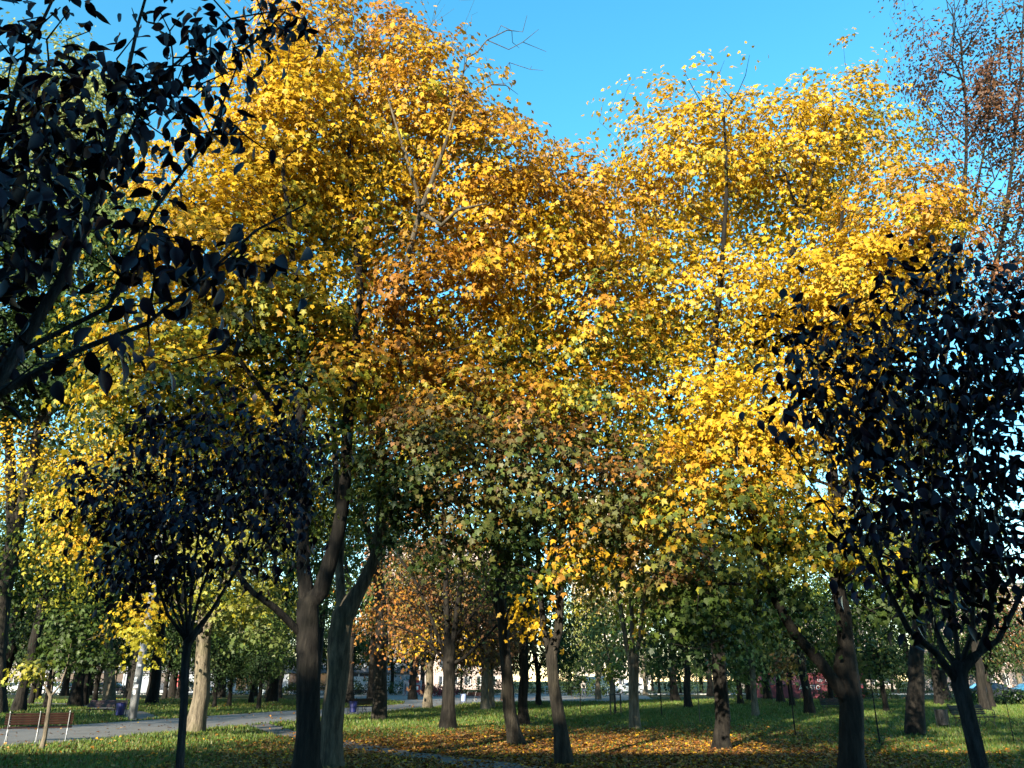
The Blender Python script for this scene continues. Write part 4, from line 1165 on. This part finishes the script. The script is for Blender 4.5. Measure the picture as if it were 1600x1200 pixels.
def bench(loc, rz, label, slat, iron, L=1.9):
    r = empty('park_bench', loc, rz, label=label, cat='bench', group='park benches')
    r.scale = (.88, .88, .86)
    sb_ = MB(); sb_.box((0, 0, 0), (L, .064, .03), bev=.008); sme = sb_.mesh('slat', M[slat])
    for k in range(5):
        o = data_obj('seat_slat', sme, r); o.location = (0, -.24 + k * .088, .445 - .006 * k)
    for k in range(5):
        t = (k + .5) / 5
        o = data_obj('back_slat', sme, r); o.location = (0, .205 + .15 * t, .52 + .36 * t); o.rotation_euler = (R(68), 0, 0)
    for k, x in enumerate((-L / 2 + .12, 0, L / 2 - .12)):
        f = MB()
        def Tb(pts, r_=.014): f.tube([(x, y, z) for (y, z) in pts], r_, 6)
        Tb([(-.33, .06), (-.36, .035), (-.34, .012), (-.30, .015), (-.26, .08), (-.20, .18), (-.22, .32), (-.28, .42)], .016)
        Tb([(.20, .41), (.16, .28), (.20, .16), (.30, .05), (.36, .012), (.40, .02), (.40, .05)], .016)
        Tb([(-.29, .42), (-.1, .425), (.1, .41), (.2, .41)], .016)
        Tb([(.19, .41), (.245, .55), (.31, .72), (.375, .88), (.41, .93), (.45, .93), (.46, .90), (.44, .885)], .016)
        Tb([(-.20, .18), (-.06, .26), (0, .34), (.03, .40)], .011)
        Tb([(.18, .18), (.06, .26), (0, .34)], .011)
        f.build('frame', M[iron], r, smooth=True)
        if k != 1:
            f = MB()
            Tb([(.30, .70), (.18, .735), (.02, .73), (-.14, .72), (-.26, .69), (-.315, .62), (-.30, .545), (-.24, .52), (-.19, .555), (-.20, .61), (-.245, .615)], .015)
            Tb([(-.30, .55), (-.285, .48), (-.28, .43)], .013)
            f.build('armrest', M[iron], r, smooth=True)
    return r

def bin_(loc, rz, label, mat):
    r = empty('litter_bin', loc, rz, label=label, cat='bin', group='litter bins')
    b = MB(); b.lathe([(.15, .12), (.17, .14), (.205, .62), (.215, .64), (.19, .64), (.165, .2), (.15, .19)], sides=14); b.build('bucket', M[mat], r)
    b = MB(); b.tube([(-.25, 0, 0), (-.25, 0, .72)], .018, 6); b.build('post', M['iron_dark'], r)
    b = MB(); b.tube([(.25, 0, 0), (.25, 0, .72)], .018, 6); b.build('post', M['iron_dark'], r)
    b = MB(); b.tube([(-.25, 0, .4), (.25, 0, .4)], .012, 6); b.build('pivot', M['iron_dark'], r)
    return r

def G(px, py): return tuple(on_ground(px, py))
bench(G(56, 1159), R(206), 'brown slatted bench with silver scroll arms at the left edge', 'slat_brown', 'iron_grey')
bench(G(163, 1122), R(8), 'maroon bench across the path beside the grey pole', 'slat_maroon', 'iron_dark')
bench(G(569, 1116), R(222), 'brown bench facing the path between left maple and chestnut', 'slat_brown', 'iron_dark')
bench(G(740, 1098), R(212), 'small sunlit bench by the plaza right of the chestnut trunk', 'slat_brown', 'iron_grey')
bench(G(564, 1091), R(10), 'far dark bench on the lawn island behind the left maples', 'slat_dark', 'iron_dark')
bench(G(1525, 1138), R(24), 'dark bench behind the right purple tree trunk', 'slat_dark', 'iron_dark', 2.0)
bench(G(1312, 1117), R(6), 'bluish dark bench beside the stout maple trunk', 'slat_dark', 'iron_dark')
bin_(G(186, 1122), R(8), 'blue bin at the end of the maroon bench', 'bin_blue')
bin_(G(551, 1117), R(20), 'blue bin left of the bench facing the path', 'bin_blue')
bin_(G(724, 1098.5), R(20), 'pale blue bin by the small sunlit bench', 'bin_pale')
bin_(G(1475, 1139), R(10), 'black bin left of the dark right bench', 'bin_black')

# concrete pole with torn notices
M['concrete'] = paint('pole concrete', (.20, .207, .215), .85, var=.2, scale=4, bmp=.3)
M['paper'] = paint('paper notice', (.7, .7, .68), .8, var=.08)
pl_ = empty('concrete_pole', tuple(gx(206, 38.5)), label='grey concrete utility pole with torn paper notices by the path', cat='pole')
b = MB(); b.tube([(0, 0, -.05), (.02, 0, 3), (.05, 0, 9.5)], [.19, .16, .11], 12); b.build('shaft', M['concrete'], pl_, smooth=True)
for (z, w, h, a) in [(1.55, .16, .22, -.3), (1.30, .18, .16, .1), (1.02, .14, .2, -.1), (2.2, .16, .12, .2)]:
    v = []
    for j in range(5):
        t = -math.pi / 2 + a + (j / 4 - .5) * w / .17
        rr = .19 - .03 * z / 3 + .006
        v += [(.007 * z + rr * math.cos(t), rr * math.sin(t), z), (.007 * z + rr * math.cos(t), rr * math.sin(t), z + h * (1 - .12 * (j % 2)))]
    mesh_obj('notice', v, [[2 * j, 2 * j + 2, 2 * j + 3, 2 * j + 1] for j in range(4)], M['paper'], pl_)

# white poster stand far off
ps = empty('poster_stand', G(646, 1077.5), 0, label='white poster stand with red print across the plaza', cat='stand')
ps.location = tuple(gx(644, 98))
b = MB(); b.box((0, 0, .85), (2.1, .3, 1.6), bev=.02); b.build('panel', M['white_wall'], ps)
b = MB(); b.box((.15, -.165, 1.55), (1.2, .02, .3)); b.build('red_strip', M['red_paint'], ps)
b = MB(); b.box((.5, -.165, .75), (.7, .02, .75)); b.build('poster', M['red_paint'], ps)
b = MB(); b.box((.5, -.18, .8), (.4, .012, .4)); b.build('poster_print', M['paper'], ps)
b = MB(); b.box((-.8, -.165, .8), (.18, .02, .9)); b.build('poster', M['fascia'], ps)
for sx in (-1.0, 1.0):
    b = MB(); b.tube([(sx, .2, 0), (sx, .2, 1.7)], .04, 8); b.build('post', M['iron_dark'], ps)

# railing by the street in the central gap
M['rail_blue'] = paint('pale blue rail', (.35, .42, .5), .5)
for q, (x0, x1) in enumerate([(4, 16), (-30, -18)]):
    rl = empty('railing', ((x0 + x1) / 2, 102.5, 0), label=['low pale railing along the street in the central gap', 'low pale railing before the white shop building'][q], cat='railing', group='railings')
    hw = (x1 - x0) / 2
    for z in (.45, .95):
        b = MB(); b.tube([(-hw, 0, z), (hw, 0, z)], .03, 6); b.build('rail', M['rail_blue'], rl)
    for k in range(9):
        b = MB(); b.tube([(-hw + k * hw / 4, 0, 0), (-hw + k * hw / 4, 0, 1.0)], .035, 6); b.build('post', M['rail_blue'], rl)

# three-post guard round a sapling
gl = empty('tree_guard', G(962, 1117), label='three-post wooden guard around a thin sapling on the shaded lawn', cat='tree guard')
M['stake'] = paint('dark timber', (.03, .028, .02), .8)
for (x, y) in [(-.26, -.1), (.26, -.1), (0, .3)]:
    b = MB(); b.box((x, y, .5), (.06, .06, 1.0)); b.build('post', M['stake'], gl)
for (p0, p1) in [((-.26, -.1), (.26, -.1)), ((-.26, -.1), (0, .3)), ((.26, -.1), (0, .3))]:
    b = MB(); b.tube([(p0[0], p0[1], .95), (p1[0], p1[1], .95)], .022, 5); b.build('rail', M['stake'], gl)

# ------------------------------------------------------------------ saplings
def sapling(px, py, h, label, seed, n, pal, crown_z, rx, rz, leaf=.13, per=16, r0=.03, lean=0.0, bark='bark'):
    g = on_ground(px, py)
    if isinstance(lean, tuple): lx, ly = lean
    else: lx, ly = lean, 0
    stems = [[(g[0], g[1], -.04, r0 * 1.3), (g[0] + lx * .3, g[1], h * .3, r0), (g[0] + lx * .6, g[1], h * .6, r0 * .8), (g[0] + lx, g[1], h, r0 * .3)]]
    if n:
        bl = [(np.array((g[0] + lx * .8, g[1], crown_z)), (rx, rx, rz))]
    else:
        bl = [(np.array((g[0] + lx, g[1], h)), (.25, .25, .3))]
    return make_tree('sapling', label, stems, bl, max(n, 5), [pal], seed, leaf=leaf, per=per if n else 2, spray=.28, flat=.7, zmin=h * .35, mind=.2, tip_r=.004, bark=bark, group='young trees', lod=1, outline='maple_s')
gsap = on_ground(64, 1172)
make_tree('sapling', 'young tree with pale stem growing before the scroll-armed bench',
    [[(*gsap[:2], -.04, .075), (gsap[0] + .03, gsap[1], .3, .055), *st((76, 1110, gsap[1], .05), (79, 1088, gsap[1], .052))],
     st((79, 1090, gsap[1], .028), (68, 1068, gsap[1], .02), (58, 1040, gsap[1], .01)),
     st((79, 1090, gsap[1], .026), (95, 1070, gsap[1], .02), (105, 1040, gsap[1], .012), (112, 1000, gsap[1], .006)),
     st((79, 1090, gsap[1], .02), (84, 1040, gsap[1] + .3, .014), (86, 980, gsap[1] + .3, .006))],
    [blob(105, 1015, gsap[1] + .3, 48, 28, .6), blob(52, 1045, gsap[1], 20, 20, .4), blob(120, 975, gsap[1] + .4, 55, 30, .6), blob(150, 1020, gsap[1] + .4, 30, 22, .4)],
    70, [[DGR, GRN, GRN], [GRN, LIME, PALE], [DGR, GRN, GRN], [DGR, GRN]], 301, leaf=.12, per=26, spray=.3, zmin=1.3, mind=.25, tip_r=.004, group='young trees', bark='bark_pale')
sapling(962, 1116, 2.4, 'thin sapling standing inside the three-post guard', 303, 14, [GRN, LIME], 2.1, .5, .5)
sapling(907, 1116, 2.3, 'slender leafy sapling left of the three-post guard', 305, 18, [DGR, GRN], 2.0, .6, .7)
sapling(1034, 1119, 3.2, 'bushy young tree between split-stem tree and yellow maple', 307, 40, [DGR, GRN, GRN], 2.3, 1.0, 1.1)
sapling(1094, 1133, 3.0, 'bare whip sapling with forked top left of yellow maple', 309, 0, [GRN, LIME], 2.5, .3, .3, r0=.022, bark='bark_pale')
sapling(1141, 1126, 1.6, 'short pale staked sapling right of yellow maple trunk', 311, 4, [LIME, GRN], 1.4, .25, .25, r0=.03, bark='bark_pale')
sapling(1243, 1151, 2.6, 'dark thin sapling on the lawn left of the stout maple', 313, 10, [OLV, BRN], 2.2, .45, .6, r0=.022, bark='bark_dark')
sapling(1375, 1163, 2.6, 'dark thin sapling right of the stout maple trunk', 315, 12, [OLV, GRN], 2.2, .4, .7, r0=.022, bark='bark_dark')
sapling(1418, 1108, 1.7, 'short pale sapling between the right trees', 317, 6, [GRN, LIME], 1.5, .3, .3, bark='bark_pale')
sapling(1585, 1162, 1.8, 'thin bare sapling near the right edge', 319, 0, [BRN, OLV], 1.5, .3, .3, r0=.012, bark='bark_dark')

# ------------------------------------------------------------------ low shrubs and flower bed
def shrub(loc, rx, h, label, seed, pal, name='shrub', leaf=.12, n=36):
    stems = [[(loc[0], loc[1], -.03, .05), (loc[0], loc[1], h * .4, .035), (loc[0] + .05, loc[1], h * .8, .012)]]
    bl = [(np.array((loc[0], loc[1], h * .55)), (rx, min(rx, 1.2), h * .5))]
    return make_tree(name, label, stems, bl, n, [pal], seed, leaf=leaf, per=26, spray=.4, flat=.8, zmin=.05, mind=.25, outline='quad', mat='leaf_far', lod=1, cat='shrub', tip_r=.005)
shrub(gx(683, 92), 3.2, 1.2, 'reddish shrub bed beyond the plaza left of the chestnut trunk', 401, [(.16, .02, .03), (.25, .03, .05), (.08, .06, .03)], leaf=.2, n=60)
shrub(gx(893, 92), 1.6, 3.2, 'round dark green shrub in the central gap', 403, [DGR, DGR, GRN], leaf=.2, n=60)
shrub(gx(930, 88), 2.2, 2.2, 'low dark green shrub under the pale airy tree', 405, [DGR, GRN], leaf=.2, n=60)
shrub(gx(1570, 60), 4.0, 1.1, 'low dark hedge at the right edge before the parked car', 407, [DGR, DGR, GRN], leaf=.2, n=80)
shrub(gx(1330, 75), 5.0, 1.2, 'dark bush row beside the red pavilion', 409, [DGR, DGR, OLV], leaf=.2, n=80)
shrub(gx(1120, 101), 9.0, 3.0, 'long dark hedge by the street left of the red pavilion', 413, [DGR, DGR, GRN], leaf=.22, n=120)
shrub(gx(1440, 96), 11.0, 3.2, 'long dark hedge by the street right of the red pavilion', 415, [DGR, DGR, (.05, .04, .06)], leaf=.22, n=140)
shrub(gx(860, 112), 6.0, 1.8, 'dark hedge beyond the street in the central gap', 417, [DGR, GRN], leaf=.22, n=80)
for k, px in enumerate((-20, 120, 330, 450, 600, 760)):
    shrub(gx(px, 101.5 + k % 2), 6.5, 1.5 + .3 * (k % 3), 'dark clipped hedge along the street, ' + ORD[k] + ' of its row from the left', 420 + k, [DGR, DGR, GRN], leaf=.22, n=90)
shrub(gx(270, 62), 1.0, .5, 'tuft of pale dry leaves on the far lawn left', 411, [TAN, PALE, TAN], leaf=.12, n=12)

# ------------------------------------------------------------------ parked cars
M['tyre'] = paint('tyre rubber', (.015, .015, .015), .9)
M['rim'] = paint('alloy rim', (.4, .4, .42), .35, .6)
M['lamp'] = paint('lamp glass', (.7, .7, .72), .15, spec=.6)
def car(loc, rz, label, col, name='parked_car', van=False):
    body = paint('car paint ' + label[:12], col, .28, .2, .05, 2, .6)
    r = empty(name, loc, rz, label=label, cat='van' if van else 'car', group='vehicles parked along the street')
    L = 2.15
    if van:
        prof = [(-L - .2, .35), (-L - .2, 1.9), (-L, 2.1), (1.1, 2.1), (1.55, 1.75), (1.8, 1.2), (2.3, 1.02), (2.4, .7), (2.38, .35)]
        glass = [(1.0, 1.3), (1.05, 1.85), (1.3, 1.85), (1.62, 1.25)]
    else:
        prof = [(-L, .38), (-L - .03, .75), (-L + .08, .95), (-1.75, 1.0), (-1.2, 1.38), (-.6, 1.46), (.2, 1.44), (.65, 1.3), (1.12, .98), (1.75, .88), (2.1, .74), (2.16, .55), (2.12, .35)]
        glass = [(-1.45, 1.02), (-1.08, 1.33), (-.55, 1.4), (.2, 1.38), (.55, 1.25), (.9, 1.0)]
    n_ = len(prof)
    rows = []
    for (y, k, dz) in ((-.84, .97, 0), (-.80, 1, 0), (.80, 1, 0), (.84, .97, 0)):
        row = []
        for (x, z) in prof:
            inn = .22 * max(0, (z - .95) / .5) if not van else .05
            row.append((x * k, y - math.copysign(inn, y), z))
        rows.append(row)
    v = [q for row in rows for q in row]
    f = []
    for j in range(3):
        for i in range(n_):
            f.append([j * n_ + i, j * n_ + (i + 1) % n_, (j + 1) * n_ + (i + 1) % n_, (j + 1) * n_ + i])
    f += [list(range(n_))[::-1], list(range(3 * n_, 4 * n_))]
    mesh_obj('body', v, f, body, r)
    for sgn in (-1, 1):
        gv = [(x, sgn * (.853 - (.22 * max(0, (z - .95) / .5) if not van else .05)), z) for (x, z) in glass]
        gv2 = [(x, y - sgn * .03, z) for (x, y, z) in gv]
        k = len(gv)
        mesh_obj('side_window', gv + gv2, [list(range(k)), list(range(k, 2 * k))[::-1]] + [[i, (i + 1) % k, k + (i + 1) % k, k + i] for i in range(k)], M['glass'], r)
    def pane(x0, z0, x1, z1, w0, w1, nm):
        ox, oz = (z1 - z0), (x0 - x1)
        ln = math.hypot(ox, oz); ox, oz = ox / ln * .012, oz / ln * .012
        if oz < 0: ox, oz = -ox, -oz
        v_ = [(x0 + ox, -w0, z0 + oz), (x0 + ox, w0, z0 + oz), (x1 + ox, w1, z1 + oz), (x1 + ox, -w1, z1 + oz)]
        mesh_obj(nm, v_, [[0, 1, 2, 3]], M['glass'], r)
    if not van:
        pane(1.05, 1.02, .68, 1.28, .68, .6, 'windscreen')
        pane(-1.68, 1.04, -1.25, 1.35, .66, .56, 'rear_window')
    else:
        pane(1.76, 1.26, 1.56, 1.72, .74, .72, 'windscreen')
    for sx in (-1.3, 1.35):
        for sy in (-.76, .76):
            w = MB()
            prof2 = [(.2, -.1), (.30, -.1), (.325, -.06), (.325, .06), (.30, .1), (.2, .1)]
            w.lathe(prof2, sides=16)
            w.v = [(x + sx, z + sy, y + .325) for (x, y, z) in w.v]
            wo = w.build('wheel', M['tyre'], r)
            w = MB(); w.lathe([(.0, -.108), (.2, -.106), (.2, .106), (.0, .108)], sides=12)
            w.v = [(x + sx, z + sy, y + .325) for (x, y, z) in w.v]
            w.build('rim', M['rim'], wo)
    for sy in (-.6, .6):
        b = MB(); b.box((2.1 if not van else 2.33, sy, .68), (.12, .3, .14), bev=.03); b.build('headlight', M['lamp'], r)
        b = MB(); b.box((-2.13 if not van else -2.34, sy, .82), (.1, .26, .16), bev=.03); b.build('tail_light', M['red_paint'], r)
    return r
car((gx(173, 106)[0], 106, 0), R(4), 'dark blue car parked before the white shop at the left', (.02, .03, .07))
car((gx(88, 107)[0], 107, 0), R(176), 'pale blue car parked left of the dark blue car', (.25, .32, .42))
car((gx(20, 106)[0], 106, 0), R(2), 'silver car parked nearest the left edge', (.45, .47, .5))
car((gx(300, 108)[0], 108, 0), R(178), 'white car parked behind the sunlit leaning trunk', (.65, .66, .68))
car((gx(1556, 72)[0], 72, 0), R(-14), 'dark car parked at the right edge behind the hedge', (.012, .014, .025))
car((gx(1612, 88)[0], 88, 0), R(170), 'bright blue car at the far right edge', (.02, .12, .22))
car((gx(935, 110)[0], 110, 0), R(2), 'white van parked on the street in the central gap', (.7, .72, .75), name='parked_van', van=True)
car((gx(985, 109)[0], 109, 0), R(180), 'white car parked right of the white van', (.7, .71, .73))
car((gx(575, 110)[0], 110, 0), R(0), 'white van parked behind the far dark bench', (.65, .66, .7), name='parked_van', van=True)

# ------------------------------------------------------------------ a person walking in the central gap
def person(loc, rz, label):
    r = empty('person', loc, rz, label=label, cat='person')
    J = [(0, 0, .92), (0, 0, 1.12), (0, 0, 1.38), (0, -.01, 1.49), (0, -.03, 1.60), (0, -.02, 1.72),
         (.09, 0, .88), (.11, -.12, .48), (.11, -.02, .07), (.11, -.15, .03),
         (-.09, 0, .88), (-.11, .06, .48), (-.11, .22, .10), (-.11, .10, .03),
         (.19, 0, 1.36), (.25, .06, 1.10), (.24, -.04, .86), (.24, -.07, .76),
         (-.19, 0, 1.36), (-.25, -.03, 1.10), (-.24, -.14, .88), (-.24, -.18, .79)]
    E = [(0, 1), (1, 2), (2, 3), (3, 4), (4, 5), (0, 6), (6, 7), (7, 8), (8, 9), (0, 10), (10, 11), (11, 12), (12, 13), (2, 14), (14, 15), (15, 16), (16, 17), (2, 18), (18, 19), (19, 20), (20, 21)]
    rad = [.14, .13, .15, .055, .095, .07, .09, .065, .045, .04, .09, .065, .045, .04, .07, .052, .04, .04, .07, .052, .04, .04]
    me = bpy.data.meshes.new('body')
    me.from_pydata(J, E, [])
    o = bpy.data.objects.new('body', me)
    C.objects.link(o); o.parent = r
    o.modifiers.new('Skin', 'SKIN')
    for k, s in enumerate(me.skin_vertices[0].data):
        s.radius = (rad[k], rad[k] * .85)
        s.use_root = (k == 0)
    sub = o.modifiers.new('Subdivision', 'SUBSURF'); sub.levels = 1; sub.render_levels = 1
    m, n, l, p = new_mat('clothes and skin')
    tc = n.new('ShaderNodeTexCoord'); sx = n.new('ShaderNodeSeparateXYZ')
    l.new(tc.outputs['Object'], sx.inputs[0])
    dv = n.new('ShaderNodeMath'); dv.operation = 'DIVIDE'; l.new(sx.outputs['Z'], dv.inputs[0]); dv.inputs[1].default_value = 1.8
    cr = ramp(n, l, dv.outputs[0], [(0, (.01, .01, .012)), (.06, (.02, .022, .035)), (.52, (.45, .40, .36)), (.84, (.42, .26, .2)), (.93, (.05, .03, .02))])
    r_ = [x for x in n if x.bl_idname == 'ShaderNodeValToRGB'][0]; r_.color_ramp.interpolation = 'CONSTANT'
    l.new(cr, p.inputs['Base Color']); p.inputs['Roughness'].default_value = .8
    me.materials.append(m)
    return r
person(tuple(gx(912, 84)), R(30), 'person in a light top and dark trousers walking in the central gap')
